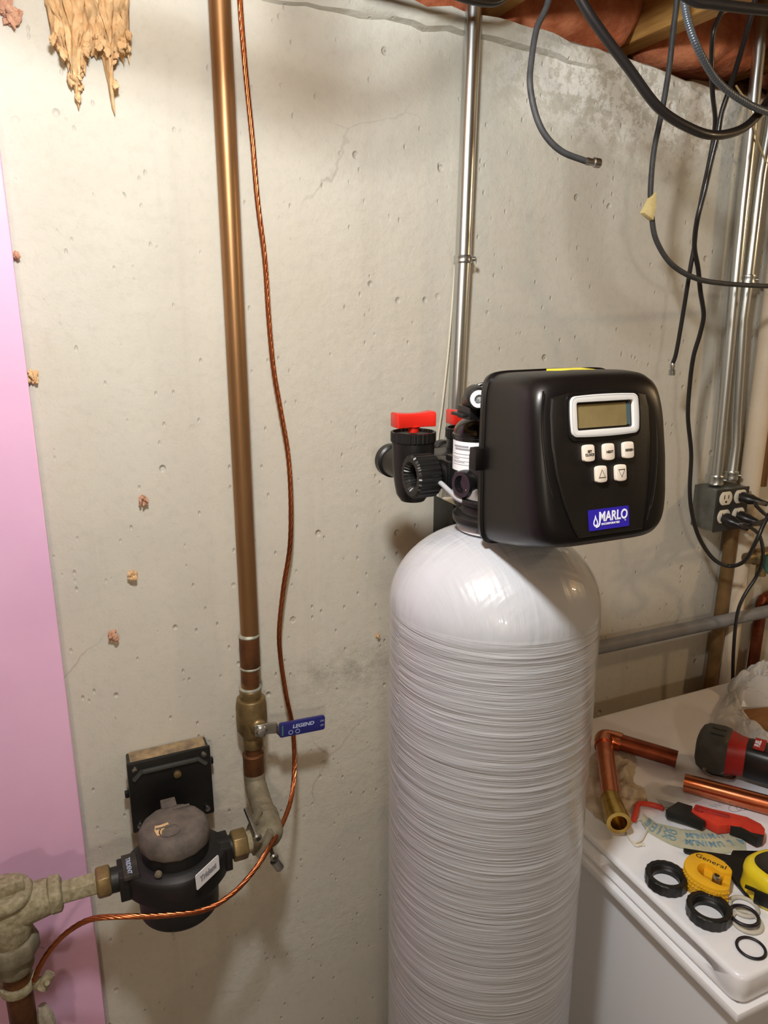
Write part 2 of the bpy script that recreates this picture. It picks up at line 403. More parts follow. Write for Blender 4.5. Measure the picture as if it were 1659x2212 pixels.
# pink insulation batts pushed into the joist bays
bays = [(.36+.045,.672,'orange pink insulation batt tucked in the bay behind the tall centre conduit'),
        (.715,.983,'orange pink insulation batt above the hanging coaxial cable end'),
        (1.028,1.295,'orange pink insulation batt in the bay above the twin conduits'),
        (1.34,1.608,'orange pink insulation batt in the joist bay right of the twin conduits')]
for a, b, lab in bays:
    m = MB(); secs = []
    for i in range(13):
        u = i/12; q = []
        for j in range(28):
            t = 2*math.pi*j/28; c_, s_ = math.cos(t), math.sin(t)
            yy = .075+ .064*(abs(c_)**.6)*(1 if c_ > 0 else -1)*(1 if c_ > 0 else 1.05+.3*noise.noise((u*3+a*5,t,1)))
            zz = 2.178 + .124*(abs(s_)**.6)*(1 if s_ > 0 else -1)
            p = Vector((a+(b-a)*u, yy, zz)); w = 1-abs(2*u-1)**6*.25
            p = Vector((p.x, .075+(p.y-.075)*w, 2.178+(p.z-2.178)*w))
            nz_ = noise.noise(p*14+Vector((a*9,0,0)))*.014
            q.append(p+Vector((0, nz_, nz_*.4)))
        secs.append(q)
    tag(m.loft(secs).build('insulation_batt', 'insulation', smooth=60), lab, 'insulation')
# pink foam board against the wall on the left
tag(MB().bb((-1.26,-.027,.02),(-.022,-.004,2.04)).build('pink_foam_board', 'pink_foam', bevel=.0015, seg=1), 'large flat pink rigid foam board standing against the concrete wall', 'foam board')

# ================================================================== WATER SOFTENER
AX, AY = .475, -.385
soft = thing('water_softener', (AX, AY, 0), 'tall grey plastic wrapped water softener tank with black digital control head', 'water softener')
prof = [(.0,0.0),(.118,0.0),(.126,.015)]
z = .03
while z < 1.283:
    prof.append((.1285+.0007*noise.noise((z*95,2,0))+.0004*noise.noise((z*310,7,0)), z)); z += .0022
for i in range(1, 17):
    a = math.pi/2*i/17; prof.append((.1285*math.cos(a)**.92, 1.283+.098*math.sin(a)))
prof += [(.047,1.379),(.043,1.386),(0,1.386)]
m = MB(); x_, y_ = X, Y; secs = []
for r, h in prof: secs.append([Vector((AX+r*math.cos(2*math.pi*j/96), AY+r*math.sin(2*math.pi*j/96), h)) for j in range(96)])
m.loft(secs); m.build('tank', 'tank_wrap', soft, origin=(AX,AY,0), smooth=60)
# valve body on the neck
vb = MB().lathe([(.030,1.384),(.050,1.386),(.053,1.390),(.053,1.397),(.048,1.400),(.045,1.401),(.045,1.410),(.049,1.412),(.049,1.418),(.040,1.421),(.040,1.47),(.036,1.476),(0,1.476)], (AX,AY,0), n=40)
vb.bb((.470,-.44,1.43),(.54,-.33,1.53))
vb.bb((.45,-.34,1.415),(.535,-.30,1.455))
vbo = vb.build('valve_body', 'blk_plastic', soft, bevel=.0015)
MB().lathe([(.0445,1.4195),(.0455,1.4195),(.0455,1.430),(.0405,1.432),(.040,1.4195)], (AX,AY,0), n=40).build('clear_collar', 'clear_grey', vbo)
# upright domed housing with a white label
dc = W(1027, 970, .365); dz0 = 1.405; ds = W(1010,948,.365).z; dt = W(1010,904,.365).z
rd = .0262
pr = [(0,dz0),(rd-.002,dz0),(rd,dz0+.004),(rd,ds+.002),(rd+.0012,ds+.003),(rd+.0012,ds+.006),(rd,ds+.007)]
for i in range(1,9):
    a = math.pi/2*i/9; pr.append((rd*math.cos(a)*.98+.0005, ds+.007+(dt-ds-.005)*math.sin(a)))
pr.append((0, dt+.002))
hd = MB().lathe(pr, (dc.x,dc.y,0), n=40).build('domed_housing', 'blk_gloss', soft)
z1, z0_ = ds-.001, W(1010,1012,.365).z
secs = []
n_ = 20
arc = [R_(150+150*i/n_) for i in range(n_+1)]
def cyl_patch(r0, r1, za, zb, a0, a1, n=16):
    m = MB(); o = []
    aa = [a0+(a1-a0)*i/n for i in range(n+1)]
    f = lambda r, a, z: Vector((dc.x+r*math.cos(a), dc.y+r*math.sin(a), z))
    for a in aa: o.append([f(r0,a,za), f(r1,a,za), f(r1,a,zb), f(r0,a,zb)])
    return m.loft(o)
cyl_patch(rd-.0005, rd+.0006, z0_, z1, R_(160), R_(305), 24).build('label', 'white_label', hd)
m = MB(); hz = z1-z0_
for i, (fa, fb, k) in enumerate(((175,222,.16),(180,226,.25),(170,228,.42),(170,275,.53),(172,195,.58),(170,275,.66),(172,212,.70),(170,275,.78))):
    t = .0011 if i in (0,1) else .00035
    cyl_patch(rd, rd+.0008, z1-hz*k-t, z1-hz*k+t, R_(fa), R_(fb), 8)
    q = cyl_patch(rd+.0003, rd+.0008, z1-hz*k-t, z1-hz*k+t, R_(fa), R_(fb), 8); m.add(q.v, q.f)
m.build('label_print', 'grey_ink', hd)
# ribbed nut and side ports
def hexpr(r): return [(r*math.cos(R_(60*i)), r*math.sin(R_(60*i))) for i in range(6)]
nc = W(886, 1030, .300); nx = nc.x
m = MB(); m.lathe([(0,.030),(.0128,.030),(.0150,.007),(.0158,.0045),(.0195,0),(.0255,0),(.0275,.003),(.0275,.030),(.024,.034),(.018,.036),(.018,.065)][:9]+[(.020,.036)], (nx,nc.y,nc.z), axis=(1,0,0), n=96, ribs=24, ribd=.0012)
m.build('ribbed_nut', 'blk_plastic', vbo, smooth=20)
m = MB().tube([(nx+.034,nc.y,nc.z),(nx+.05,nc.y,nc.z),(nx+.075,nc.y-.02,nc.z)], [.019,.019,.021], 20)
m.bb((nx+.042,nc.y-.022,nc.z-.017),(nx+.075,nc.y+.02,nc.z+.019)); m.build('drain_arm', 'blk_plastic', vbo, bevel=.002)
pc = W(995,1047,.385)
m = MB().lathe([(0,.005),(.0090,.005),(.0105,0),(.0150,0),(.0165,.003),(.0165,.024),(.0175,.026),(.0175,.04),(0,.04)], pc, axis=(1,.25,0), n=28); m.build('side_port', 'blk_gloss', vbo)
# grey brine tube
MB().tube(spline([W(942,1036,.315),W(955,1046,.33),W(972,1062,.35),W(990,1078,.375),W(1012,1084,.39),W(1052,1085,.40)],6), .0032, 10).build('grey_tube', 'grey_tube', vbo)
# sensor connector with white ring above the housing, and its lead
kc = W(1034,862,.415); kd = (Vector((-.30,-1,-.08))).normalized()
m = MB().lathe([(0,-.024),(.011,-.024),(.0125,-.02),(.0125,.0),(0,.0)], kc, axis=kd, n=28)
m.tube([kc+Vector((.004,.012,-.004)),kc+Vector((.010,.035,-.006))], .0105, 18); m.bb((kc.x-.006,kc.y+.008,kc.z-.024),(kc.x+.016,kc.y+.036,kc.z-.010)); m.bb((kc.x-.012,kc.y+.012,kc.z-.021),(kc.x+.0,kc.y+.040,kc.z-.0175))
so = m.build('sensor_socket', 'blk_plastic', vbo, bevel=.001)
MB().lathe([(.0052,0),(.0052,.0022),(.0092,.0022),(.0097,.0012),(.0097,0)], kc, axis=kd, n=28).build('white_ring', 'white_label', so)
MB().tube(spline([W(1016,900,.38),W(1012,868,.385),W(1018,846,.39),W(1034,832,.395),W(1060,827,.40)],6), .0019, 8).build('sensor_lead', 'blk_plastic', vbo)
# bypass valve: two bodies with red handles, ports toward the wall
bp = MB().bb((.424,-.275,1.423),(.526,-.215,1.447)).build('bypass_bridge', 'blk_plastic', soft, bevel=.004)
hb = (.434, .516)
capz = W(893, 932, .24).z
handles = None
for i, x in enumerate(hb):
    c0 = (x, -.24, 0)
    m = MB().lathe([(0,1.383),(.016,1.383),(.022,1.392),(.0245,1.405),(.0275,1.43),(.0282,capz-.018),(.0282,capz-.01)], c0, n=36)
    m.lathe([(.020,1.425),(.020,1.43)][:0]+[(0,0),(.0205,0),(.0205,.06),(.0235,.062),(.0235,.074),(.0175,.078),(.0175,.068),(0,.068)], (x,-.24,1.425), axis=(0,1,0), n=32)
    m.lathe([(0,0),(.019,0),(.019,.07),(0,.07)], (x,-.31,1.432), axis=(0,1,0), n=28)
    b_ = m.build('bypass_body', 'blk_plastic', bp)
    MB().lathe([(0,capz-.014),(.0285,capz-.014),(.0300,capz-.012),(.0300,capz),(.0275,capz+.0005),(.0265,capz-.003),(0,capz-.003)], c0, n=120, ribs=30, ribd=.0008).build('ribbed_cap', 'blk_plastic', b_, smooth=20)
    hz0 = capz+.0065
    m = MB()
    L = .0275
    secs = []
    for k in range(13):
        u = -1+2*k/12; wv = .0085+.004*abs(u)**2; top = .0175+.0022*abs(u)**2
        secs.append([Vector((x+L*u, -.24+yy, hz0+zz)) for yy, zz in ((-wv,0),(wv,0),(wv,top*.9),(wv*.7,top),(-wv*.7,top),(-wv,top*.9))])
    m.loft(secs); m.lathe([(0,0),(.007,0),(.0075,.006),(.011,.009),(0,.009)], (x,-.24,hz0-.008), n=20)
    ho = m.build('red_handle', 'red', bp, bevel=.0012)
# control head cover
def ctr(y): return .5038 + (.4926-.5038)*((-y-.4338)/.1175)
def outline(y, hw, zb, zt, p, bulge=.05, arch=.004, w=0.0, n=72):
    o = []; mid, hh = (zb+zt)/2, (zt-zb)/2; cx = ctr(y)
    for i in range(n):
        a = 2*math.pi*i/n; c_, s_ = math.cos(a), math.sin(a)
        u = math.copysign(abs(c_)**(2/p), c_); v = math.copysign(abs(s_)**(2/p), s_)
        xx = cx+u*hw*(1+bulge*(1-v*v)-.02*max(0,-v)); zz = mid+v*hh+arch*(1-u*u)*max(v,0)
        o.append(Vector((xx, y-.18*(1.5332-zz)*w, zz)))
    return o
SEC = [(-0.4300,0.0799,1.3837,1.5623,11,0.01,0.001,0),
       (-0.4300,0.0841,1.3781,1.5670,11,0.01,0.001,0),
       (-0.4366,0.0846,1.3771,1.5680,11,0.01,0.001,0),
       (-0.4380,0.0818,1.3800,1.5661,11,0.01,0.001,0),
       (-0.4620,0.0816,1.3837,1.5670,10,0.02,0.002,0.1),
       (-0.4949,0.0810,1.3922,1.5684,9,0.03,0.003,0.4),
       (-0.5184,0.0797,1.4006,1.5684,7.5,0.05,0.003,0.75),
       (-0.5306,0.0775,1.4053,1.5665,6.5,0.055,0.003,0.95),
       (-0.5363,0.0738,1.4091,1.5633,6,0.055,0.003,1),
       (-0.5395,0.0681,1.4129,1.5586,5.5,0.05,0.003,1),
       (-0.5410,0.0611,1.4176,1.5520,5,0.05,0.003,1)]
m = MB(); secs = [outline(*s) for s in SEC]; m.loft(secs, cap=False)
m.f.append(tuple(range((len(secs)-1)*72, len(secs)*72)))
m.f.append(tuple(range(71,-1,-1)))
cov = m.build('control_cover', 'blk_cover', soft, smooth=50)
# raised shield shaped fascia
NF = Vector((0,-1,.18)).normalized(); VF = Vector((0,.18,1)).normalized()
def FZ(x, z, lift=0): return Vector((x, -.5419-.18*(1.5332-z)-lift, z))
fl = [(0.4296,1.5501),(0.4272,1.5360),(0.4268,1.5078),(0.4305,1.4796),(0.4380,1.4514),(0.4484,1.4251),(0.4531,1.4176)]
frt = [(0.5320,1.4176),(0.5396,1.4514),(0.5443,1.4796),(0.5466,1.5078),(0.5461,1.5360),(0.5424,1.5501)]
ol = fl+frt+[(0.5264,1.5539),(0.4888,1.5557),(0.4512,1.5539)]
m = MB(); m.loft([[FZ(x,z,-.002) for x, z in ol],[FZ(x,z,.0012) for x, z in ol],[FZ(.487+(x-.487)*.97,1.489+(z-1.489)*.985,.0026) for x, z in ol]])
m.build('fascia', 'blk_tex', cov)
m = MB(); m.tube(spline([FZ(0.5551,1.5407,-.004),FZ(0.5569,1.5172,-.003),FZ(0.5560,1.4843,-.0025),FZ(0.5499,1.4514,-.002),FZ(0.5396,1.4251,-.001)],8), [.0012]*5+[.0022]*24+[.0012]*4, 8); m.build('side_ridge', 'blk_gloss', cov)
m = MB(); m.tube(spline([FZ(0.4244,1.5567,-.0035),FZ(0.4206,1.5360,-.0025),FZ(0.4202,1.5078,-.0025),FZ(0.4230,1.4796,-.0025),FZ(0.4296,1.4514,-.0025)],8), .0011, 8); m.build('side_ridge', 'blk_gloss', cov)
def bez(hw, hh, k): 
    o = []
    for x, y in rrect(hw, hh, .006 if hw > .04 else .0025, 5): o.append((x*(1+k*(1-(y/hh)**2)), y*(1+2*k*(1-(x/hw)**2))))
    return o
def dens(o):
    r = []
    for (a, b), (c, d) in zip(o, o[1:]+o[:1]):
        L = math.hypot(c-a, d-b); k = max(1, int(L/.006))
        for i in range(k): r.append((a+(c-a)*i/k, b+(d-b)*i/k))
    return r
def bez2(hw, hh, r, k, n=12):
    o = []
    base = rrect(hw, hh, r, 4)
    # subdivide straight runs evenly so that both loops share one count
    for i in range(4):
        o += base[i*5:(i+1)*5]; a, b = base[i*5+4], base[((i+1)*5) % 20]
        o += [(a[0]+(b[0]-a[0])*j/n, a[1]+(b[1]-a[1])*j/n) for j in range(1, n)]
    return [(x*(1+k*(1-(y/hh)**2)), y*(1+2.2*k*(1-(x/hw)**2))) for x, y in o]
BC = (FP(1220,855)+FP(1368,852)+FP(1231,942)+FP(1373,938))/4
MB().frame(bez2(0.0428,0.0221,.006,.03), bez2(0.0399,0.0190,.005,.03), BC+NF*.0020, X, VF, NF, .0024).build('display_recess', 'blk_gloss', cov)
df = MB().frame(bez2(0.0399,0.0190,.005,.03), bez2(0.0340,0.0132,.002,.0), BC+NF*.0015, X, VF, NF, .0050).build('display_frame', 'silver_plastic', cov, bevel=.0006)
MB().frame(bez2(0.0387,0.0179,.0045,.03), bez2(0.0384,0.0175,.0045,.03), BC+NF*.0064, X, VF, NF, .0002).build('frame_line', 'grey_ink', cov)
MB().prism(rrect(0.0340,0.0132,.002,4), BC+NF*.0024, X, VF, NF, .0006).build('screen_well', 'blk_gloss', cov)
MB().prism(rrect(0.0296,0.0111,.001,2), BC+NF*.0030-X*0.00207, X, VF, NF, .0005).build('display_screen', 'lcd', cov)
MB().prism(rrect(0.0019,0.0105,.0006,2), BC+NF*.0030+X*0.02989, X, VF, NF, .0006).build('screen_edge', 'lcd_edge', cov)
bt = None
for (px, py), s in (((1264,979),'SET\nCLOCK'),((1307,976),'NEXT'),((1349,972),'REGEN'),((1291,1024),'up'),((1333,1021),'dn')):
    c = FP(px, py)
    if bt is None:
        bt = MB().prism(bez2(.0061,.0074,.0018,.05,3), c+NF*.0015, X, VF, NF, .0052).build('button', 'button', cov, bevel=.0008, origin=c)
    else: dup(bt, c, cov)
    q = c+NF*.0068
    if s in ('up','dn'):
        k = 1 if s == 'up' else -1
        tri = lambda a: [(-.0042*a,-.0036*a*k),(.0042*a,-.0036*a*k),(0,.0046*a*k)]
        MB().frame(tri(1), tri(.82), q, X, VF, NF, .0001).build('button_mark', 'black_ink', cov, smooth=0)
    else: text('button_lettering', s, .0032, q, X, VF, 'black_ink', cov, bold=.00008)
bc = FP(1311,1119)
MB().prism(rrect(0.0246,0.0102,.001,2), bc+NF*.0024, X, VF, NF, .0010).build('badge', 'blue_badge', cov)
bq = bc+NF*.0035
text('badge_lettering', 'MARLO', .0133, bq+X*.0046+VF*0.00207, X, VF, 'white_ink', cov, bold=.00035, xs=.80, shear=.12)
text('badge_lettering', 'INCORPORATED', .0028, bq+X*0.00113-VF*0.00489, X, VF, 'white_ink', cov, bold=.0001, xs=1.05, shear=.1)
text('badge_lettering', '®', .0022, bq+X*0.01955-VF*0.00376, X, VF, 'white_ink', cov)
dr = [(0,.0062),(.0010,.0030),(.0026,-.0002),(.0030,-.0028),(.0018,-.0050),(0,-.0056),(-.0018,-.0050),(-.0030,-.0028),(-.0026,-.0002),(-.0010,.0030)]
MB().frame(dr, [(x*.55, -.0012+(y+.0012)*.55) for x, y in dr], bq-X*0.01673-VF*0.00113, X, VF, NF, .0002).build('badge_drop', 'white_ink', cov, smooth=0)
MB().tube(spline([bq-X*0.01090+VF*0.00376,bq-X*0.01166-VF*0.00282,bq-X*0.01335-VF*0.00620,bq-X*0.01673-VF*0.00752],6), [.0007]*17+[.0005,.0003], 6).build('badge_drop', 'white_ink', cov)
# yellow sticker lying on top of the cover and the tab at the back edge
MB().bb((.484,-.480,1.5665),(.528,-.455,1.5702)).build('top_sticker', 'yellow_sticker', cov)
MB().bb((.411,-.4385,1.463),(.424,-.4245,1.487)).build('latch_tab', 'blk_cover', cov, bevel=.001)
MB().tube(spline([(.505,-.46,1.40),(.515,-.45,1.36),(.53,-.42,1.28)],6)[:6], .0012, 6).build('blue_lead', 'blue_badge', cov)

# ================================================================== COPPER RISER, BALL VALVE, ELBOW, METER
RX, RY = .2465, -.035
ris = thing('copper_riser', (RX, RY, .88), 'tall brown copper water pipe running up the concrete wall', 'pipe')
pt = W(474,0,.035); pb = W(541,1400,.035)
MB().tube([(pt.x-.0006,RY,2.31),(pt.x,RY,pt.z),(pb.x,RY,pb.z),(RX,RY,1.03)], .0143, 28).build('pipe', 'copper_old', ris)
cz1, cz0 = W(540,1372,.035).z, W(542,1440,.035).z
MB().lathe([(.0143,cz0),(.0160,cz0),(.0160,cz1),(.0143,cz1)], (.2495,RY,0), n=28).build('coupling', 'copper_dark', ris)
for zz in (cz0, cz1): MB().lathe([(.0141,zz-.0035),(.0160,zz-.002),(.0168,zz),(.0160,zz+.002),(.0141,zz+.0035)], (.2495,RY,0), n=28).build('solder_ring', 'solder', ris)
MB().tube([(.2485,RY,cz0),(.2475,RY,1.02)], .01455, 24).build('lower_stub', 'copper_dark', ris)
vz = W(545,1553,.04).z; vx = .2475
bv = thing('ball_valve', (vx, RY, vz-.03), 'brass ball valve with blue lever grip on the copper riser', 'valve')
m = MB().lathe([(.0145,.036),(.0170,.036),(.0178,.052),(.0145,.053)], (vx,RY,vz), n=28)
m.lathe([(.0145,-.030),(.0172,-.030),(.0172,-.052),(.0145,-.053)], (vx,RY,vz), n=28)
m.lathe([(0,-.034),(.018,-.034),(.020,-.028),(.0245,-.020),(.0255,0),(.0255,.022),(.0235,.034),(.0225,.0365),(0,.0365)], (vx,RY,vz), n=12)
m.lathe([(0,0),(.013,0),(.013,.028),(.010,.031),(0,.031)], (vx+.004,RY,vz-.004), axis=(0,-1,0), n=24)
bvo = m.build('body', 'brass_old', bv, bevel=.0012)
MB().lathe([(.0143,.0515),(.0172,.0525),(.0180,.0545),(.0145,.0565)], (vx,RY,vz), n=28).build('solder_ring', 'solder', bv)
sy = RY-.040
lz = W(605,1578,.085).z
m = MB().lathe([(0,0),(.0105,0),(.0105,.006),(.007,.008),(.007,.013),(0,.013)], (vx+.006,sy+.008,vz-.006), axis=(0,-1,0), n=6)
m.build('stem_nut', 'steel', bv, bevel=.0005)
g0 = W(603,1578,.078); g1 = W(701,1559,.078)
lp = [Vector((vx-.004,-.068,vz-.006)), Vector((vx+.018,-.068,vz-.006)), Vector((vx+.030,-.071,vz-.006)), Vector((g0.x,-.078,g0.z))]
m = MB(); m.loft([[p+Vector((0,a,b)) for a, b in ((-.0014,-.010),(.0014,-.010),(.0014,.010),(-.0014,.010))] for p in lp]); m.build('lever_plate', 'steel', bv, bevel=.0005)
gd = (g1-g0); gm = axes(gd); gc = (g0+g1)/2
m = MB(); m.prism(rrect(gd.length/2,.0125,.0035,3), gc+gm @ Vector((0,.0028,0)), gm @ X, gm @ Z, gm @ Vector((0,-1,0)), .0056)
grip = m.build('lever_grip', 'blue_grip', bv, bevel=.0009)
gU, gV = gm @ X, gm @ Z; gN = gU.cross(gV); gp = gc+gN*.0030
text('grip_lettering', 'LEGEND', .0086, gp+gU*.001+gV*.0038, gU, gV, 'pale_ink', grip, bold=.0003, xs=1.12, shear=.15)
text('grip_lettering', 'ON', .0045, gp+gU*.033+gV*.0045, gU, gV, 'pale_ink', grip, xs=.9)
text('grip_lettering', 'OFF', .0042, gp+gU*.033-gV*.0035, gU, gV, 'pale_ink', grip, xs=.8)
for dx in (-.020,-.0085): MB().frame(circ(.0038,20), circ(.0030,20), gp+gU*dx-gV*.0055, gU, gV, gN, .0002).build('grip_mark', 'pale_ink', grip, smooth=0)
MB().prism(rrect(.0012,.009,.0003,1), gp-gU*.0335, gU, gV, gN, .0002).build('grip_mark', 'teal', grip)
# stub, then the elbow that swings out to the meter line
MY, MZ = -.14, .842
stub = MB().tube([(vx,RY,vz-.05),(vx-.001,RY,.905)], .0143, 24); stub.lathe([(.0143,.888),(.0172,.888),(.0172,.921),(.0178,.9235),(.0143,.926)], (vx-.001,RY,0), n=28)
tag(stub.build('copper_stub', 'copper_dark'), 'short tarnished copper stub between the ball valve and the grey elbow', 'pipe')
ex = vx-.001
el = thing('brass_elbow', (ex, -.09, .80), 'dull grey brass street elbow joining the copper stub to the meter line', 'pipe fitting')
ez = MZ
m = MB().tube(spline([(ex,RY,.888),(ex,RY-.004,.874),(ex,RY-.018,.862),(ex,-.085,.852),(ex,-.108,.847)],6), [.0172]*9+[.0178]*16, 24)
m.build('street_elbow', 'brass_grey', el)
m = MB().lathe([(.0175,0),(.0205,.001),(.0205,.012),(.0175,.013)], (ex,-.096,.8495), axis=(0,-1,-.1), n=28)
m.tube(spline([(ex,-.104,.848),(ex,-.125,.846),(ex-.004,-.138,.844),(ex-.020,MY,MZ),(ex-.030,MY,MZ)],6), .0195, 24)
m.lathe([(.0175,0),(.0215,0),(.0215,.010),(.0175,.010)], (ex-.024,MY,MZ), axis=(-1,0,0), n=28)
m.build('elbow_body', 'brass_grey', el)
m = MB().tube([(ex-.028,MY,MZ),(.202,MY,MZ)], .0165, 20); m.build('tailpiece', 'brass_dusty', el)
MB().lathe([(.016,0),(.0225,.001),(.0235,.004),(.0235,.020),(.0225,.023),(.016,.024)], (.206,MY,MZ), axis=(-1,0,0), n=6, x0=(0,.5,1)).build('union_nut', 'brass_old', el, bevel=.001)
# ground clamp on the elbow
gcl = thing('ground_clamp', (ex-.02, -.16, .815), 'small grey ground clamp with two bolts on the brass elbow', 'clamp')
gx = ex-.019
m = MB().box((gx,-.166,.852), (.008,.012,.044), Matrix.Rotation(R_(28),3,'Y')); m.build('saddle', 'brass_grey', gcl, bevel=.001); m = MB(); m.box((gx-.004,-.112,.852), (.008,.012,.05), Matrix.Rotation(R_(28),3,'Y')); m.build('saddle', 'brass_grey', gcl, bevel=.001)
for zz, dx in ((.874,-.013),(.832,.011)):
    m = MB().lathe([(0,0),(.0035,0),(.0035,.075),(0,.075)], (gx+dx,-.105,zz), axis=(0,-1,0), n=12); m.lathe([(0,0),(.0065,0),(.0065,.004),(.004,.006),(0,.006)], (gx+dx,-.174,zz), axis=(0,-1,0), n=16); m.build('bolt', 'steel', gcl)
MB().lathe([(0,0),(.007,0),(.007,.018),(0,.018)], (gx+.012,-.172,.822), axis=(.5,0,-1), n=14).build('wire_lug', 'steel', gcl)
# water meter
MX = .101
mt = thing('water_meter', (MX, MY, .73), 'black water meter with dusty round lid and white sticker', 'water meter')
def oct_(hx, hy, z, k=.42): return [Vector((MX+a*hx, MY+b*hy, z)) for a, b in ((1,k*.55),(.62,1),(-.62,1),(-1,k*.55),(-1,-k*.55),(-.62,-1),(.62,-1),(1,-k*.55))]
def rd_(hx, hy, z, p=2.6, n=48):
    o = []
    for i in range(n):
        a = 2*math.pi*i/n; c_, s_ = math.cos(a), math.sin(a); o.append(Vector((MX+math.copysign(abs(c_)**(2/p),c_)*hx, MY+math.copysign(abs(s_)**(2/p),s_)*hy, z)))
    return o
lidz = W(378,1775,.14).z
m = MB().loft([rd_(.052,.050,.764,2),rd_(.057,.055,.770,2),rd_(.058,.056,.800,2),rd_(.061,.058,.806,1.9),rd_(.076,.064,.820,1.75),rd_(.077,.065,.850,1.75),rd_(.074,.062,.856,1.8),rd_(.056,.054,.860,2),rd_(.050,.050,.862,2)])
m.bb((MX-.082,MY-.022,.818),(MX-.05,MY+.022,.858)); m.bb((MX+.05,MY-.022,.818),(MX+.078,MY+.022,.858))
mb = m.build('meter_body', 'meter_black', mt, bevel=.0015)
MB().tube([(MX+.05,MY,MZ),(.190,MY,MZ)], .0175, 20).build('end_spud', 'meter_black', mt); MB().tube([(MX-.05,MY,MZ),(.002,MY,MZ)], .0175, 20).build('end_spud', 'meter_black', mt)
MB().lathe([(0,.860),(.0475,.860),(.0475,lidz-.022),(.044,lidz-.02),(0,lidz-.02)], (MX,MY,0), n=40).build('register', 'meter_black', mt)
m = MB().lathe([(.049,lidz-.030),(.0515,lidz-.026),(.0505,lidz-.010),(.045,lidz-.002),(.036,lidz),(0,lidz+.001)], (MX,MY,0), n=14)
m.bb((MX-.011,MY+.036,lidz-.012),(MX+.011,MY+.058,lidz+.002))
ld = m.build('lid', 'meter_lid', mt, bevel=.0015)
for a, b in ((-.026,-.01),(.004,.028)): MB().bb((MX+a,MY+b,lidz),(MX+a+.024,MY+b+.004,lidz+.0018)).build('lid_ridge', 'meter_lid', ld)
m = MB()
m.frame(circ(.015,24,.9), circ(.0135,24,.9), (MX-.008,MY-.018,lidz), X, Y, Z, .0016); m.build('lid_ring', 'meter_lid', ld)
m = MB().prism([(-.006,-.012),(0,-.013),(.002,-.004),(.013,.006),(.012,.011),(.001,.009),(-.006,.010),(-.008,0)], (MX-.020,MY-.010,lidz+.0004), X, Y, Z, .0012); m.build('tan_residue', 'fluff', ld)
MB().lathe([(0,0),(.005,0),(.005,.004),(0,.005)], (MX-.03,MY-.0445,.868), axis=(-.4,-1,0), n=12).build('seal_screw', 'brass_grey', mt)
# sticker on the lower right face, and the number plate on the left boss
sa = Vector((MX+.046,MY-.0595,.836)); sU = Vector((.80,.60,.02)).normalized(); sN = Vector((.60,-.80,.0)); sN = (sN-sU*sN.dot(sU)).normalized(); sV = sN.cross(sU)
sc_ = W(448,1884,.199)
st = MB().prism(rrect(.0235,.0125,.002,3), sc_, sU, sV, sN, .0012).build('sticker', 'white_label', mt)
text('sticker_lettering', 'Trident', .0125, sc_+sN*.0014, sU, sV, 'grey_ink', st, bold=.0007, xs=.86, shear=.1)
npc = Vector((MX-.066,MY-.004,.8595))
npl = MB().bb((npc.x-.009,npc.y-.024,.857),(npc.x+.011,npc.y+.026,.8615)).build('number_plate', 'blk_dusty', mt)
text('plate_lettering', 'TRIDENT', .0085, Vector((npc.x-.001,npc.y,.8616)), Vector((0,-1,0)), X, 'pale_ink', npl, bold=.0002)
# brass meter valve on the left with its vertical pipe
LX = -.126
av = thing('meter_valve', (LX, MY, .0), 'dusty brass angle meter valve where the supply pipe comes up', 'valve')
nx0, nx1 = W(240,1895,.14).x, W(206,1900,.14).x
MB().lathe([(.016,0),(.0215,.001),(.0228,.004),(.0228,nx0-nx1-.004),(.0215,nx0-nx1-.001),(.016,nx0-nx1)], (nx1,MY,MZ+.002), axis=(1,0,0), n=6, x0=(0,.3,1)).build('union_nut', 'brass_old', av, bevel=.001)
hx0 = W(133,1925,.14).x
MB().lathe([(0,0),(.0165,0),(.0165,nx1-hx0+.004),(0,nx1-hx0+.004)], (hx0-.002,MY,MZ+.003), axis=(1,0,0), n=6, x0=(0,.2,1)).build('hex_tail', 'brass_dusty', av, bevel=.001)
rx0 = W(105,1940,.14).x
MB().lathe([(.018,0),(.0255,.001),(.0268,.004),(.0262,hx0-rx0-.002),(.020,hx0-rx0+.001)], (rx0,MY,MZ+.004), axis=(1,0,0), n=8, x0=(0,.4,1)).build('hex_collar', 'brass_dusty', av, bevel=.0015)
m = MB().tube([(LX,MY,MZ-.002),(LX+.03,MY,MZ+.002),(rx0+.002,MY,MZ+.004)], [.030,.027,.024], 14)
m.lathe([(0,.796),(.027,.796),(.029,.806),(.033,.820),(.033,.850),(.030,.860),(0,.860)], (LX,MY,0), n=20)
m.build('valve_body', 'brass_dusty', av, bevel=.001)
m = MB().lathe([(0,.859),(.034,.859),(.0365,.863),(.0365,.870),(.034,.874),(0,.874)], (LX,MY,0), n=32); m.build('cap_flange', 'brass_dusty', av, bevel=.001)
MB().box((LX+.004,MY-.006,.882), (.044,.017,.018), rotz(R_(12))).build('operating_tee', 'brass_dusty', av, bevel=.002)
MB().lathe([(.022,.768),(.033,.769),(.0355,.774),(.0355,.792),(.033,.798),(.02,.799)], (LX,MY,0), n=8).build('compression_nut', 'brass_grey', av, bevel=.0015)
MB().lathe([(.017,.742),(.0225,.743),(.0255,.750),(.0255,.764),(.022,.769),(.017,.769)], (LX,MY,0), n=20).build('ferrule', 'brass_grey', av)
MB().lathe([(0,.0),(.0178,.0),(.0178,.75),(0,.75)], (LX,MY,0), n=24).build('supply_pipe', 'copper_dark', av)
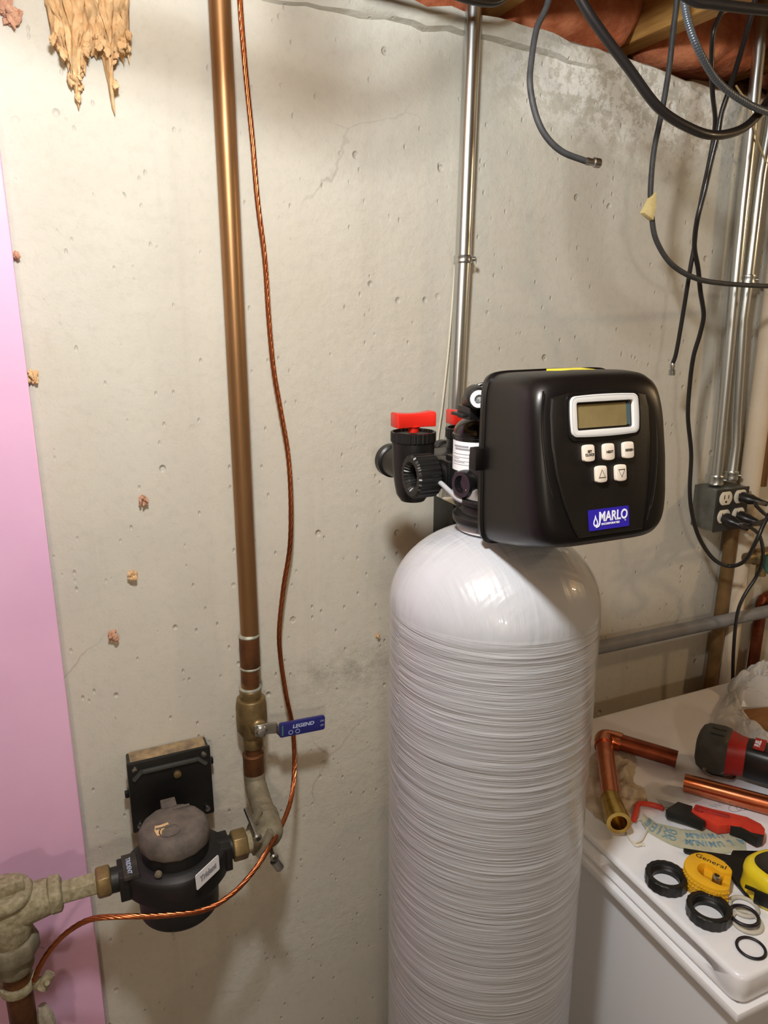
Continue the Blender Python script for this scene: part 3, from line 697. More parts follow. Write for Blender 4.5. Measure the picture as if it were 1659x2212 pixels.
# clamp with wire at the supply pipe
sc2 = thing('pipe_clamp', (LX, MY, .66), 'corroded brass ground clamp around the brown supply pipe', 'clamp')
cz = W(45,2118,.14).z
m = MB().frame(circ(.0235,24), circ(.0176,24), (LX,MY,cz-.010), X, Y, Z, .012)
for dx, dy in ((.030,-.012),(-.030,.012)): m.box((LX+dx,MY+dy,cz-.004), (.018,.012,.014), rotz(R_(-22)))
cl = m.build('saddle', 'brass_dusty', sc2, bevel=.001)
for dx, dy in ((.033,-.013),(-.033,.013)):
    m = MB().lathe([(0,-.030),(.0038,-.030),(.0038,.018),(0,.018)], (LX+dx,MY+dy,cz), axis=(.35,-.9,.5), n=10); m.lathe([(0,0),(.0068,0),(.0068,.006),(0,.007)], (LX+dx,MY+dy,cz-.004), axis=(.35,-.9,.5), n=10); m.build('bolt', 'brass_dusty', sc2)
MB().lathe([(0,0),(.0075,0),(.0075,.022),(0,.022)], (LX+.030,MY-.020,cz-.006), axis=(.6,.2,.8), n=14).build('wire_lug', 'brass_dusty', sc2)
tag(MB().tube(spline([(LX+.026,MY-.004,cz-.05),(LX+.030,MY-.008,cz-.09),(LX+.024,MY-.006,cz-.12),(LX+.034,MY-.01,cz-.15)],5), [.006,.009,.011,.012,.011,.010,.012,.014,.012,.011,.013,.014,.012,.009,.006,.003], 8).build('cobweb_clump', 'lint'), 'dusty clump of fluff hanging beside the supply pipe', 'fluff')
# stranded copper ground wire
gw = [(514,-120,.02),(518,0,.02),(530,150,.02),(545,300,.02),(556,430,.02),(572,560,.02),(580,680,.02),(590,790,.02),(605,880,.02),(622,980,.022),(628,1080,.025),(626,1180,.025),(612,1270,.024),(603,1360,.024),(606,1420,.026),(618,1500,.032),(632,1570,.040),(636,1650,.055),(630,1720,.085),(612,1775,.125),(582,1830,.172),(545,1885,.195),(500,1932,.208),(440,1966,.214),(350,1978,.212),(270,1980,.205),(200,1985,.19),(150,2010,.175),(110,2050,.165),(85,2090,.160),(74,2118,.155)]
path = spline([W(*g) for g in gw], 14)
m = MB(); K = 6
x, y, d = basis(path[1]-path[0]); fr = []; ln = 0
for i, p in enumerate(path):
    t = (path[min(i+1,len(path)-1)]-path[max(i-1,0)]).normalized(); q = d.rotation_difference(t); x = q @ x; y = q @ y; d = t
    if i: ln += (p-path[i-1]).length
    fr.append((p, x.copy(), y.copy(), ln))
for k in range(K):
    st_ = [p + (x*math.cos(l*85+k*2*math.pi/K)+y*math.sin(l*85+k*2*math.pi/K))*.0023 for p, x, y, l in fr]; m.tube(st_, .00158, 6)
m.tube(path, .0014, 6)
tag(m.build('ground_wire', 'copper_wire', smooth=60), 'twisted bare copper ground wire looping past the meter', 'wire')

# black remote box on the wall behind the meter
wb = thing('meter_remote_box', (.11, 0, .84), 'square black plastic box with corner screws above the water meter', 'electrical box')
a, b, c = W(276,1652,.036), W(451,1614,.036), W(281,1800,.036)
bx0, bx1, bz0, bz1 = a.x, b.x, c.z, (a.z+b.z)/2
MB().bb((bx0,-.002,bz0),(bx1,-.030,bz1)).build('case', 'blk_dusty', wb, bevel=.002)
pl = MB().bb((bx0-.002,-.030,bz0-.002),(bx1+.002,-.037,bz1+.001)).build('cover', 'blk_plastic', wb, bevel=.002)
MB().bb((bx0+.004,-.032,bz1-.0005),(bx1-.004,-.003,bz1+.0012)).build('dust_layer', 'dust', wb)
MB().bb((bx0+.020,-.037,bz1-.018),(bx1-.020,-.0425,bz1-.012)).build('cover_rib', 'grey_rubber', pl, bevel=.001)
for sx in (-1,1): MB().box(((bx0+bx1)/2+sx*((bx1-bx0)/2-.013),-.039,bz1-.020), (.020,.005,.005), Matrix.Rotation(R_(45*sx),3,'Y')).build('cover_rib', 'grey_rubber', pl)
sw = None
for sx in (bx0+.009, bx1-.009):
    for sz in (bz0+.010, bz1-.010):
        if sw is None: sw = MB().lathe([(0,0),(.0048,0),(.0042,.003),(0,.0038)], (sx,-.037,sz), axis=(0,-1,0), n=14).build('screw', 'steel', pl, origin=(sx,-.037,sz))
        else: dup(sw, (sx,-.037,sz), pl)
MB().lathe([(0,0),(.006,0),(.006,.004),(.003,.005),(0,.005)], ((bx0+bx1)/2+.010,-.037,bz1-.034), axis=(0,-1,0), n=16).build('seal_plug', 'brass_old', pl)
for xx, zz in ((bx0-.004,bz0+.06),(bx1+.004,bz0+.085)): MB().box((xx,-.02,zz),(.008,.008,.010)).build('side_lug', 'blk_plastic', wb, bevel=.001)

# ================================================================== CONDUITS AND ELECTRICS ON THE WALL
def conduit(name, pts, r, label, couplings=(), mat='galv', n=20, cr=1.18, cl_=.02, cmat='galv'):
    P = [Vector(p) for p in pts]; t = thing(name, (P[-1].x, P[-1].y, min(p.z for p in P)), label, 'conduit')
    MB().tube(P, r, n).build('tube', mat, t)
    for (c, d) in couplings:
        m = MB().lathe([(r,-cl_),(r*cr,-cl_),(r*cr*1.06,-cl_+.002),(r*cr,-cl_+.005),(r*cr,cl_-.005),(r*cr*1.06,cl_-.002),(r*cr,cl_),(r,cl_)], c, axis=d, n=24)
        s_ = m.build('coupling', cmat, t)
        MB().lathe([(0,0),(.0035,0),(.0035,.005),(0,.006)], Vector(c)+Vector((r*.9,-r*.9,0)), axis=(1,-1,0), n=10).build('set_screw', 'steel', t)
    return t
e0, e1, e2 = W(1022,20,.020), W(1000,560,.020), W(984,880,.020)
ebx = W(972,1075,.045)
top = e0+(e0-e1)*.22
conduit('emt_conduit', [(top.x,-.02,2.31), tuple(e0), tuple(e1), tuple(e2), (ebx.x+.004,-.022,ebx.z-.005)], .0127, 'tall shiny steel conduit running down the wall behind the softener head', [(e1,(e1-e0))], cr=1.12, cl_=.006)
jb = thing('junction_box', (ebx.x, 0, 1.25), 'small black box with pale top at the foot of the centre conduit', 'electrical box')
q0 = W(936,1075,.0); q1 = W(957,1075,.075)
MB().bb((q0.x,0,1.22),(q0.x+.10,-.072,ebx.z-.006)).build('case', 'blk_plastic', jb, bevel=.002)
MB().bb((q0.x+.002,-.001,ebx.z-.006),(q0.x+.098,-.070,ebx.z-.002)).build('pale_top', 'white_wire', jb, bevel=.001)
tag(MB().tube(spline([W(985,540,.008),W(978,640,.008),W(968,760,.008),W(955,880,.008),W(945,960,.008),W(943,1060,.008)],6), .0016, 6).build('cream_wire', 'white_wire'), 'thin cream wire running down along the centre conduit', 'wire')
tag(MB().tube(spline([W(1003,600,.006),W(1001,760,.006),W(999,890,.006),W(996,980,.006)],6), .0013, 6).build('cream_wire', 'white_wire'), 'thin cream wire tucked along the hidden side of the conduit near the bypass valve', 'wire')
# twin conduits at right
r0 = [W(1641,85,.024),W(1637,130,.024),W(1620,300,.024),W(1603,455,.024),W(1585,640,.024),W(1568,820,.024),W(1547,1036,.030)]
conduit('emt_conduit', [(r0[0].x+.006,-.022,2.30)]+[tuple(p) for p in r0], .0108, 'shiny steel conduit entering the left knockout of the outlet box', [(r0[-1],(0,0,1))], cr=1.3, cl_=.010)
r1 = [W(1690,60,.024),W(1659,290,.024),W(1643,378,.024),W(1616,604,.024),W(1604,690,.024),W(1590,900,.024),W(1588,960,.024),W(1580,1026,.030)]
conduit('emt_conduit', [(r1[0].x+.006,-.022,2.30)]+[tuple(p) for p in r1], .0100, 'shiny steel conduit entering the right knockout of the outlet box', [(r1[3],(0,0,1)),(r1[-1],(0,0,1))], cr=1.3, cl_=.009)
obx0 = W(1513,1100,0).x; ob = thing('outlet_box', (obx0+.05,0,1.17), 'steel outlet box with two cream duplex receptacles and plugs', 'electrical box')
of0 = W(1552,1060,.062); of1 = W(1620,1040,.062); oz1 = of0.z; oz0 = W(1540,1150,.062).z
ox0, ox1 = of0.x, of1.x
MB().bb((ox0,0,oz0),(ox1,-.058,oz1)).build('case', 'box_steel', ob, bevel=.002)
op = MB().bb((ox0-.001,-.058,oz0-.001),(ox1+.001,-.063,oz1+.001)).build('cover_plate', 'box_cover', ob, bevel=.0015)
def recept(c):
    o = [(x, max(-.0135, min(.0135, y))) for x, y in circ(.0165, 32)]
    p = MB().prism(o, c, X, Z, -Y, .003).build('receptacle_face', 'ivory', ob, bevel=.0005)
    m = MB(); 
    for dx, h in ((-.0055,.009),(.0055,.0075)): m.bb((c[0]+dx-.0009,c[1]-.0030,c[2]+.001-h/2+.002),(c[0]+dx+.0009,c[1]-.0034,c[2]+.001+h/2+.002))
    m.prism(circ(.0024,12), (c[0],c[1]-.0030,c[2]-.007), X, Z, -Y, .0004); m.build('slots', 'black_ink', p)
ocs = [W(1567,1078,.064), W(1590,1072,.064), W(1563,1117,.064), W(1588,1110,.064)]
hzU = (ocs[0].z+ocs[1].z)/2; hzD = (ocs[2].z+ocs[3].z)/2; xl = (ocs[0].x+ocs[2].x)/2; xr = (ocs[1].x+ocs[3].x)/2
xr = xl+.040 if xr-xl < .036 else xr
for xx in (xl, xr):
    for zz in (hzU, hzD): recept((xx,-.063,zz))
def plug(name, c, d, cord, label, r=.013):
    t = thing(name, c, label, 'plug'); d = Vector(d).normalized(); c = Vector(c); xx, yy, dd = basis(d)
    secs = []
    for h, a, b in ((0,.013,.010),(.004,.0145,.011),(.020,.0140,.0105),(.028,.010,.008),(.040,.006,.006),(.052,.0048,.0048)):
        secs.append([c+d*h+xx*a*u+yy*b*v for u, v in [(x/1.0, y/1.0) for x, y in circ(1, 18)]])
    MB().loft(secs).build('plug_body', 'cable_black', t)
    P = [c+d*.048]+[Vector(p) for p in cord]; MB().tube(spline(P, 6), .0036, 10).build('cord', 'cable_black', t)
plug('power_plug', (xr,-.0665,hzU), (.35,-1,-.12), [W(1632,1088,.15),W(1645,1104,.14),W(1662,1118,.12),W(1700,1150,.08)], 'black plug with cord in the upper right receptacle of the outlet box')
plug('power_plug', (xr,-.0665,hzD-.002), (.30,-1,-.18), [W(1622,1133,.14),W(1640,1128,.13),W(1662,1122,.11),W(1700,1130,.08)], 'black plug with cord in the lower right receptacle of the outlet box')
plug('power_plug', (xl,-.0665,hzD-.002), (.22,-1,-.25), [W(1600,1131,.14),W(1622,1140,.13),W(1642,1160,.12),W(1648,1205,.105),W(1634,1245,.095),W(1606,1290,.090),W(1592,1330,.088),W(1585,1400,.088),W(1583,1462,.088),W(1583,1520,.088)], 'black plug with long cord in the lower left receptacle of the outlet box')
# old pipes at right
g = [W(1582,1150,.03), W(1530,1470,.03)]
tag(MB().tube([(g[0].x,-.03,oz0-.001),(g[1].x-.01,-.03,.0)], .0135, 20).build('brown_pipe', 'brown_pipe'), 'dark brown vertical pipe dropping from below the outlet box', 'pipe')
gp0 = W(1310,1395,.05); 
tag(MB().tube([(.80,-.052,gp0.z+.002),(1.9,-.052,gp0.z-.004)], .0135, 20).build('grey_pipe', 'grey_pipe'), 'long grey horizontal pipe along the wall behind the tank', 'pipe')
pv = W(1618,960,.03)
tag(MB().tube([(pv.x+.018,-.03,2.06),(pv.x+.016,-.03,.0)], .0205, 28).build('drain_pipe', 'pvc'), 'cream plastic drain pipe standing just right of the twin conduits', 'pipe')
bq0, bq1 = W(1656,880,.03), W(1636,1050,.03)
tag(MB().tube([(bq0.x+.024,-.03,2.05),(bq0.x+.010,-.03,bq0.z),(bq1.x+.010,-.03,bq1.z)], .0115, 18).build('brown_pipe', 'copper_old'), 'brown copper pipe ending beside the outlet box, right of the cream drain pipe', 'pipe')
tv = thing('shutoff_valve', W(1640,1215,.06), 'tarnished brass shutoff valve with teal patina below the outlet box', 'valve')
c = W(1648,1200,.06)
m = MB().lathe([(0,-.05),(.012,-.05),(.012,-.03),(.017,-.028),(.017,.02),(.012,.022),(.012,.08),(0,.08)], c, axis=(1,0,0), n=18); m.lathe([(0,-.045),(.011,-.045),(.011,0),(0,0)], c, n=14); m.build('body', 'brass_old', tv, bevel=.001)
MB().lathe([(0,.014),(.020,.014),(.024,.018),(.024,.024),(.018,.026),(0,.026)], c+Vector((-.012,-.012,-.01)), axis=(0,-1,.2), n=18, ribs=6, ribd=.003).build('handwheel', 'teal', tv)
c = W(1650,1290,.018)
tag(MB().tube(spline([c+Vector((.09,0,.0)),c+Vector((.02,0,.0)),c+Vector((0,0,-.012)),c+Vector((-.004,0,-.05)),c+Vector((-.004,0,-.45))],6), .0125, 18).build('copper_bend', 'copper_wire_dark'), 'reddish copper pipe bend on the wall behind the grey pipe', 'pipe')

# ================================================================== HANGING CABLES
def cable(name, pts, r, mat, label, cat='cable', parts=None, n=10):
    P = spline([W(*p) for p in pts], 8)
    if parts is None: return tag(MB().tube(P, r, n).build(name, mat), label, cat)
    t = thing(name, P[-1], label, cat); MB().tube(P, r, n).build('jacket', mat, t); return t
def connector(parent, a, b, r):
    a, b = Vector(a), Vector(b); d = b-a; L = d.length
    MB().lathe([(0,0),(r*.8,0),(r,.15*L),(r*.85,.55*L),(r*1.25,.6*L),(r*1.25,L),(r*.8,L),(r*.8,.7*L),(0,.7*L)], a, axis=d, n=6 if r > .005 else 12).build('connector', 'steel', parent)
t = cable('coaxial_cable', [(1215,-150,.30),(1185,0,.30),(1160,60,.31),(1148,130,.32),(1145,185,.33),(1158,250,.335),(1180,295,.34),(1215,328,.345),(1268,349,.35)], .0036, 'cable_dusty', 'black coaxial cable curling to a bare metal end in front of the wall', parts=1)
connector(t, W(1264,348,.35), W(1294,353,.35), .0045)
cable('thick_cable', [(1180,-150,.26),(1255,0,.27),(1300,70,.275),(1360,150,.28),(1420,230,.285),(1480,272,.285),(1540,292,.28),(1600,280,.26),(1640,245,.25),(1670,200,.24),(1720,110,.22),(1760,0,.20)], .0063, 'cable_black', 'thick black cable sagging in a wide loop below the joists')
t = cable('coaxial_cable', [(1465,-120,.16),(1462,0,.16),(1455,60,.16),(1445,150,.16),(1430,240,.16),(1412,330,.16),(1405,420,.16),(1408,470,.16),(1418,520,.16),(1450,570,.16),(1500,600,.16),(1560,612,.15),(1659,618,.14),(1760,618,.12)], .0042, 'cable_dusty', 'black cable with a masking tape flag curving sideways to the right', parts=1)
c = W(1404,446,.163)
m = MB().plate([c+Vector((-.012,0,-.012)),c+Vector((.008,-.002,-.020)),c+Vector((.007,-.002,.002)),c+Vector((.004,0,.022)),c+Vector((-.006,0,.006))], .0) if 0 else MB()
m.loft([[c+Vector((x,y-.006,z)) for x, z in ((-.015,-.010),(.004,-.020),(.007,-.002),(.005,.020),(-.004,.010))] for y in (0,.0105)]); m.build('tape_flag', 'tape_cream', t, bevel=.0006)
pth = spline([W(*p) for p in [(1470,-120,.30),(1478,0,.30),(1490,60,.30),(1515,120,.30),(1550,175,.29),(1600,215,.28),(1659,242,.27),(1760,262,.25)]], 44)
tag(MB().tube(pth, [.0050 if i % 4 < 2 else .0045 for i in range(len(pth))], 12).build('armoured_cable', 'armoured'), 'grey ribbed armoured cable crossing in front of the twin conduits', 'cable')
cable('thick_cable', [(1420,-60,.42),(1490,-2,.42),(1540,8,.42),(1600,16,.42),(1659,22,.42),(1760,30,.42)], .0055, 'cable_black', 'thick black cable running level just under the joists')
t = cable('coaxial_cable', [(1600,-110,.20),(1572,0,.20),(1555,34,.20),(1541,70,.20),(1537,130,.19),(1539,200,.18),(1545,255,.17),(1541,300,.16),(1530,360,.155),(1517,420,.15),(1504,490,.145),(1500,530,.14),(1491,580,.135),(1475,680,.12),(1461,760,.11),(1453,786,.105)], .0036, 'cable_black', 'black coaxial cable hanging straight down to a metal end above the control head', parts=1)
connector(t, W(1453,784,.105), W(1451,810,.104), .0046)
cable('appliance_cable', [(1650,-110,.18),(1631,0,.18),(1610,80,.18),(1580,180,0.194),(1560,240,0.189),(1550,292,0.186),(1537,345,0.182),(1522,412,0.179),(1506,475,0.174),(1500,532,.15),(1508,580,.14),(1513,630,.13),(1520,680,.12),(1512,722,.11),(1498,770,.10),(1490,830,.09),(1486,900,.085),(1493,980,.08),(1490,1060,.08),(1496,1115,.08),(1512,1165,.085),(1542,1208,.09),(1577,1223,.10),(1610,1210,.135),(1634,1168,.155),(1652,1128,.155),(1680,1080,.15)], .0040, 'cable_black', 'black power cord dropping past the outlet box into a low loop', n=10)
cable('tan_string', [(1590,185,.05),(1618,230,.04),(1630,280,.04),(1648,335,.035),(1668,372,.03)], .0016, 'string', 'tan string hanging across the right conduit', 'string')
# cables slung along the joists above the picture; they shade the top of the wall
for pts, rr, lab in (([(-.9,-.50,2.06),(-.1,-.46,2.04),(.10,-.45,2.0),(.232,-.45,1.972),(.29,-.44,1.988),(.40,-.40,2.04),(.52,-.30,2.06)], .006, 'black cable slung in a shallow sag under the joists in front of the copper riser'),
                     ([(-.7,-.42,2.06),(.06,-.42,2.012),(.20,-.41,1.984),(.30,-.40,2.006),(.42,-.36,2.055)], .005, 'second black cable slung in a sag close above the copper riser'),
                     ([(.196,-.47,2.07),(.195,-.47,2.03),(.197,-.47,2.0),(.190,-.47,1.978)], .011, 'short thick cable end hanging from a joist above the copper riser'),
                     ([(.42,-.10,2.052),(.52,-.10,2.045),(.60,-.09,2.042),(.645,-.085,2.055),(.655,-.085,2.10),(.65,-.08,2.2)], .0055, 'black cable passing in front of the top of the centre conduit')):
    tag(MB().tube(spline(pts, 10), rr, 10).build('slung_cable', 'cable_black'), lab, 'cable')

# ================================================================== FLUFF ON THE WALL
fc = W(195, 20, .03)
m = MB(); random.seed(3)
def shred(m, p, k, L, seed, flat=.4, sub=2):     # a torn flake of glass wool
    rot = Matrix.Rotation(random.uniform(-.6,.6),3,'Y') @ Matrix.Rotation(random.uniform(-.9,.9),3,'Z') @ Matrix.Rotation(random.uniform(-.4,.4),3,'X'); b = bmesh.new()
    bmesh.ops.create_icosphere(b, subdivisions=sub, radius=1); b.verts.index_update(); vs = []; sd = Vector((seed*5.1,seed*1.7,2))
    for v in b.verts:
        w = 1+.55*noise.noise(v.co*1.6+sd)+.35*noise.noise(v.co*4.3+sd)+.2*noise.noise(v.co*9+sd)
        vs.append(Vector(p)+rot @ Vector((v.co.x*k*w, v.co.y*k*flat*w, v.co.z*L*w)))
    m.add(vs, [tuple(v.index for v in f.verts) for f in b.faces]); b.free()
def fprof(u): return max(.054*math.exp(-((u+.50)/.20)**2)+.044, .070*math.exp(-((u-.42)/.10)**2)+.034, .030)*(1+.35*noise.noise((u*7,3,1))+.25*noise.noise((u*19,5,2)))
secs = []
NU, NV = 70, 26
for i in range(NU+1):
    u = -1+2*i/NU; L = fprof(u)+.045; fr_ = []; bk_ = []
    for j in range(NV+1):
        v = j/NV; x = fc.x+u*.050*(1-.12*v)+.005*noise.noise((u*6,v*6,9)); zz = fc.z+.045-L*v+.004*noise.noise((u*11,v*9,4))
        q = Vector((u*4, v*3.2, 0)); hgt = .020+.016*noise.noise(q)+.012*noise.noise(q*2.3+Vector((5,1,0)))+.009*noise.noise(q*5.5)+.005*noise.noise(q*12)
        e = min(1, 6*(1-v))*min(1, 5*(1-abs(u)))
        fr_.append(Vector((x, -.006-max(.001, hgt*e*(1.15-.65*v)), zz))); bk_.append(Vector((x, -.005, zz)))
    secs.append(fr_+bk_[::-1])
m.loft(secs)
for i in range(46):
    u = random.uniform(-.95,.95)
    p = Vector((fc.x+u*.048, -.006-random.random()*.02, fc.z-fprof(u)*random.uniform(.55,1.02)+.003)); k = random.uniform(.0025,.0055); shred(m, p, k, k*random.uniform(1,1.8), i+99, .4, 3)
tag(m.build('torn_insulation', 'fluff', smooth=180), 'ragged tan clump of torn insulation hanging at the top of the wall', 'insulation')
tf = [(35,550,.006,'small pink brown tuft of fluff on the foam board edge near the top'),(68,815,.010,'tan tuft of fluff on the wall beside the foam board edge'),(310,1083,.009,'dusty orange tuft of fluff stuck to the wall left of the copper riser'),(285,1243,.010,'fuzzy pale orange tuft stuck to bare concrete, second up from the meter box'),(245,1376,.010,'ragged tan tuft stuck to the wall just above the meter box'),(818,1374,.005,'tiny brown speck of fluff on the wall beside the tank'),(22,25,.016,'dark pinkish scrap of insulation above the foam board')]
for i, (px, py, k, lab) in enumerate(tf):
    m = MB(); c = W(px, py, .010); random.seed(50+i)
    for j in range(22): shred(m, c+Vector((random.uniform(-k,k)*.55,random.uniform(-.002,.007),random.uniform(-k,k)*.65)), k*random.uniform(.16,.34), k*random.uniform(.2,.5), i*31+j)
    tag(m.build('fluff_tuft', 'fluff_pink' if i % 2 == 0 else 'fluff', smooth=60), lab, 'fluff')
nl = W(80,2047,.03)
tag(MB().tube([nl+Vector((-.004,.004,0)), nl+Vector((.010,-.012,.006))], .0012, 8).build('nail', 'steel'), 'small nail sticking out of the pink foam board', 'nail')

# ================================================================== CHEST FREEZER
FX0, FX1, FY0, FY1 = .662, 1.62, -.652, -.112
fz = thing('chest_freezer', ((FX0+FX1)/2, (FY0+FY1)/2, 0), 'white chest freezer with tools and fittings laid out on its lid', 'freezer')
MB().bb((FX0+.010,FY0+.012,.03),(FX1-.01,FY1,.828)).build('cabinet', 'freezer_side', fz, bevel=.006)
MB().bb((FX0+.03,FY0+.03,0),(FX1-.03,FY1-.02,.03)).build('plinth', 'blk_plastic', fz)
MB().bb((FX0-.006,FY0-.006,.826),(FX1+.006,FY1,.8395)).build('rim', 'freezer', fz, bevel=.003)
MB().bb((FX0+.006,FY0+.006,.8395),(FX1-.006,FY1-.002,.843)).build('seal', 'freezer_seal', fz)
# lid: rounded slab with a finger slot let into the left end
def slab(z, ins, rr): 
    hx, hy = (FX1-FX0)/2-ins, (FY1-FY0)/2-ins
    return [Vector(((FX0+FX1)/2+x, (FY0+FY1)/2+y, z)) for x, y in rrect(hx, hy, rr, 5)]
lidm = MB().loft([slab(.843,.001,.016),slab(.845,0,.016),slab(.8735,0,.016),slab(.8770,.0012,.0155),slab(.8790,.0032,.0145),slab(.8797,.0058,.013),slab(.880,.009,.010)])
lid = lidm.build('lid', 'freezer', fz, smooth=50)
s0 = W(1330,1868,0); sy0, sy1 = -.405, -.615
so_ = [(-.105,0.0000),(-.098,0.0070),(-.085,0.0109),(-.06,0.0122),(.06,0.0122),(.095,0.0122),(.103,0.0109),(.105,0.0051),(.105,-0.0077),(.103,-0.0109),(.095,-0.0122),(-.04,-0.0109),(-.085,-0.0051)]
cut = MB().prism([(-a, b) for a, b in so_], (FX0-.004,(sy0+sy1)/2,.8590), (0,-1,0), (0,0,1), (1,0,0), .024)
cu = cut.build('cut', 'freezer_slot'); 
md = lid.modifiers.new('slot', 'BOOLEAN'); md.operation = 'DIFFERENCE'; md.object = cu; md.solver = 'EXACT'
bpy.context.view_layer.update()
nm = bpy.data.meshes.new_from_object(lid.evaluated_get(bpy.context.evaluated_depsgraph_get()))
lid.modifiers.clear(); lid.data = nm; bpy.data.objects.remove(cu)

# ================================================================== THINGS ON THE LID
UP = Vector((0,0,1))
r = .0143
# elbow assembly of bright copper with a brass end
ea = thing('copper_elbow_assembly', T(1300,1600), 'new copper pipes joined by an elbow, one end with a brass adapter', 'pipe fitting')
ce = T(1302,1592,.024); ce1 = T(1462,1640,.016); ce2 = T(1322,1736,.026); ce3 = T(1337,1778,.026)
d1 = (ce1-ce).normalized(); d2 = (ce2-ce).normalized()
m = MB().tube(spline([ce+d1*.032,ce+d1*.018,ce+d1*.004+d2*.004,ce+d2*.018,ce+d2*.032],6), .0162, 22); m.build('elbow', 'copper_new', ea)
MB().tube([ce+d1*.028, ce1], r, 22).build('pipe', 'copper_red', ea)
MB().tube([ce+d2*.028, ce2], r, 22).build('pipe', 'copper_new', ea)
dd = (ce3-ce2); L = dd.length
MB().lathe([(.0144,-.012),(.0158,-.012),(.0158,.2*L),(.0165,.22*L),(.0165,.6*L),(.0178,.62*L),(.0178,L),(.0120,L),(.0120,.3*L),(0,.3*L)], ce2, axis=dd, n=24).build('brass_adapter', 'brass_bright', ea, smooth=25)
p0, p1 = T(1478,1690,.016), T(1664,1740,.016); d = (p1-p0)
m = MB(); m.loft([[p+(basis(d)[0]*math.cos(a)+basis(d)[1]*math.sin(a))*rr for a in [2*math.pi*j/24 for j in range(24)]] for p, rr in ((p0+d*.3,.0128),(p0,.0128),(p0,r),(p0+d*1.25,r))], cap=False)
tag(m.build('copper_pipe', 'copper_new'), 'short straight bright copper pipe lying on the papers beside the power tool', 'pipe')
# rag under the brass adapter
random.seed(11)
def lump(name, mat, pts, h0, amp, label, cat, seed=0, freq=40, smooth=60, sub=14):
    P = [T(*p) for p in pts]; c = sum(P, Vector())/len(P); loop = spline(P+[P[0]], 6)[:-1]; rings = []
    for k in range(sub+1):
        t = 1-k/sub*.98
        ring = []
        for p in loop:
            q = c+(p-c)*t; hgt = h0*(1-t**5)+ .0015
            hgt += (1-t**4)*amp*(noise.noise(Vector((q.x*freq,q.y*freq,seed)))+.6*noise.noise(Vector((q.x*freq*2.3,q.y*freq*2.3,seed+4))))
            ring.append(Vector((q.x+.006*noise.noise(q*60)*(t > .9), q.y, LID+max(.0012, hgt))))
        rings.append(ring)
    m = MB(); base = [Vector((p.x,p.y,LID+.0004)) for p in rings[0]]
    m.loft([base]+rings); return tag(m.build(name, mat, smooth=smooth), label, cat)
lump('rag', 'rag', [(1262,1690),(1275,1640),(1300,1615),(1330,1600),(1360,1615),(1374,1650),(1366,1690),(1390,1705),(1402,1725),(1380,1740),(1368,1780),(1345,1790),(1300,1775),(1270,1745)], .005, .009, 'crumpled beige rag under the copper elbow assembly', 'rag', 3, 45)
# papers
def sheet(name, pts, h, label, cat, mat='paper'):
    return tag(MB().plate([T(*p, h) for p in pts], .0006).build(name, mat, smooth=0), label, cat)
sh = sheet('instruction_sheet', [(1400,1708),(1470,1672),(1560,1650),(1690,1650),(1720,1830),(1640,1846),(1560,1820),(1480,1790),(1425,1760)], .0012, 'white printed instruction sheet under the knife and copper pipe', 'paper')
m = MB()
for px, py, a in ((1588,1746,22),(1604,1744,18),(1618,1742,14)):
    c = T(px, py, .0016); m.frame(circ(.010+a*.0001,20,.6), circ(.0092+a*.0001,20,.6), c, X, Y, UP, .0002)
for k in range(4):
    a, b = T(1560-k*9,1733+k*2,.0016), T(1576-k*9,1737+k*2,.0016); m.tube([a,b], .0005, 4)
m.build('printed_drawing', 'paper_ink', sh, smooth=0)
sheet('clear_sleeve', [(1392,1702),(1410,1690),(1500,1705),(1520,1725),(1470,1740),(1400,1735)], .0026, 'pale plastic sleeve lying flat beside the rag', 'plastic sleeve', 'bag')
# plastic bag
lump('plastic_bag', 'bag_thick', [(1570,1484),(1590,1476),(1620,1468),(1660,1460),(1720,1452),(1720,1520),(1660,1535),(1600,1530),(1575,1510)], .040, .022, 'crumpled cloudy plastic bag at the back of the freezer lid', 'plastic bag', 9, 38, 14)
lump('plastic_wrap', 'bag', [(1566,1500),(1582,1500),(1598,1540),(1630,1575),(1662,1600),(1662,1640),(1620,1620),(1590,1590),(1560,1580),(1540,1560)], .020, .012, 'clear crinkled plastic wrapper draped beside the power tool', 'plastic wrap', 14, 46, 14)
a = [T(1596,1533,.012),T(1664,1526,.012),T(1670,1572,.012),T(1640,1562,.012),T(1612,1552,.012)]
tag(MB().plate(a, .011).build('cardboard_piece', 'cardboard', bevel=.001), 'piece of brown cardboard between the plastic bag and wrapper', 'cardboard')
# battery power tool
tl = thing('power_tool', T(1600,1660), 'cordless power tool with grey rubber nose, red collar and black body', 'power tool')
a0, a1 = T(1508,1606,.038), T(1700,1662,.038); ax_ = (a1-a0).normalized(); sd = UP.cross(ax_).normalized(); up = ax_.cross(sd)
def sect(t, hw, hh, p=3.2, dz=0, n=32):
    o = []
    for i in range(n):
        a = 2*math.pi*i/n; c_, s_ = math.cos(a), math.sin(a); o.append(a0+ax_*t+sd*math.copysign(abs(c_)**(2/p),c_)*hw+up*(math.copysign(abs(s_)**(2/p),s_)*hh+dz))
    return o
MB().loft([sect(.0,.024,.022),sect(.004,.032,.030),sect(.012,.037,.0345),sect(.036,.039,.0360),sect(.046,.037,.035),sect(.049,.033,.032)]).build('rubber_nose', 'grey_rubber', tl, smooth=55)
MB().loft([sect(.045,.034,.033),sect(.052,.033,.0325),sect(.064,.029,.030),sect(.076,.028,.029)]).build('red_collar', 'red_tool', tl, smooth=55)
MB().loft([sect(.073,.0275,.029),sect(.080,.029,.030),sect(.26,.029,.030),sect(.268,.026,.028)]).build('body_grip', 'blk_plastic', tl, smooth=55)
m = MB()
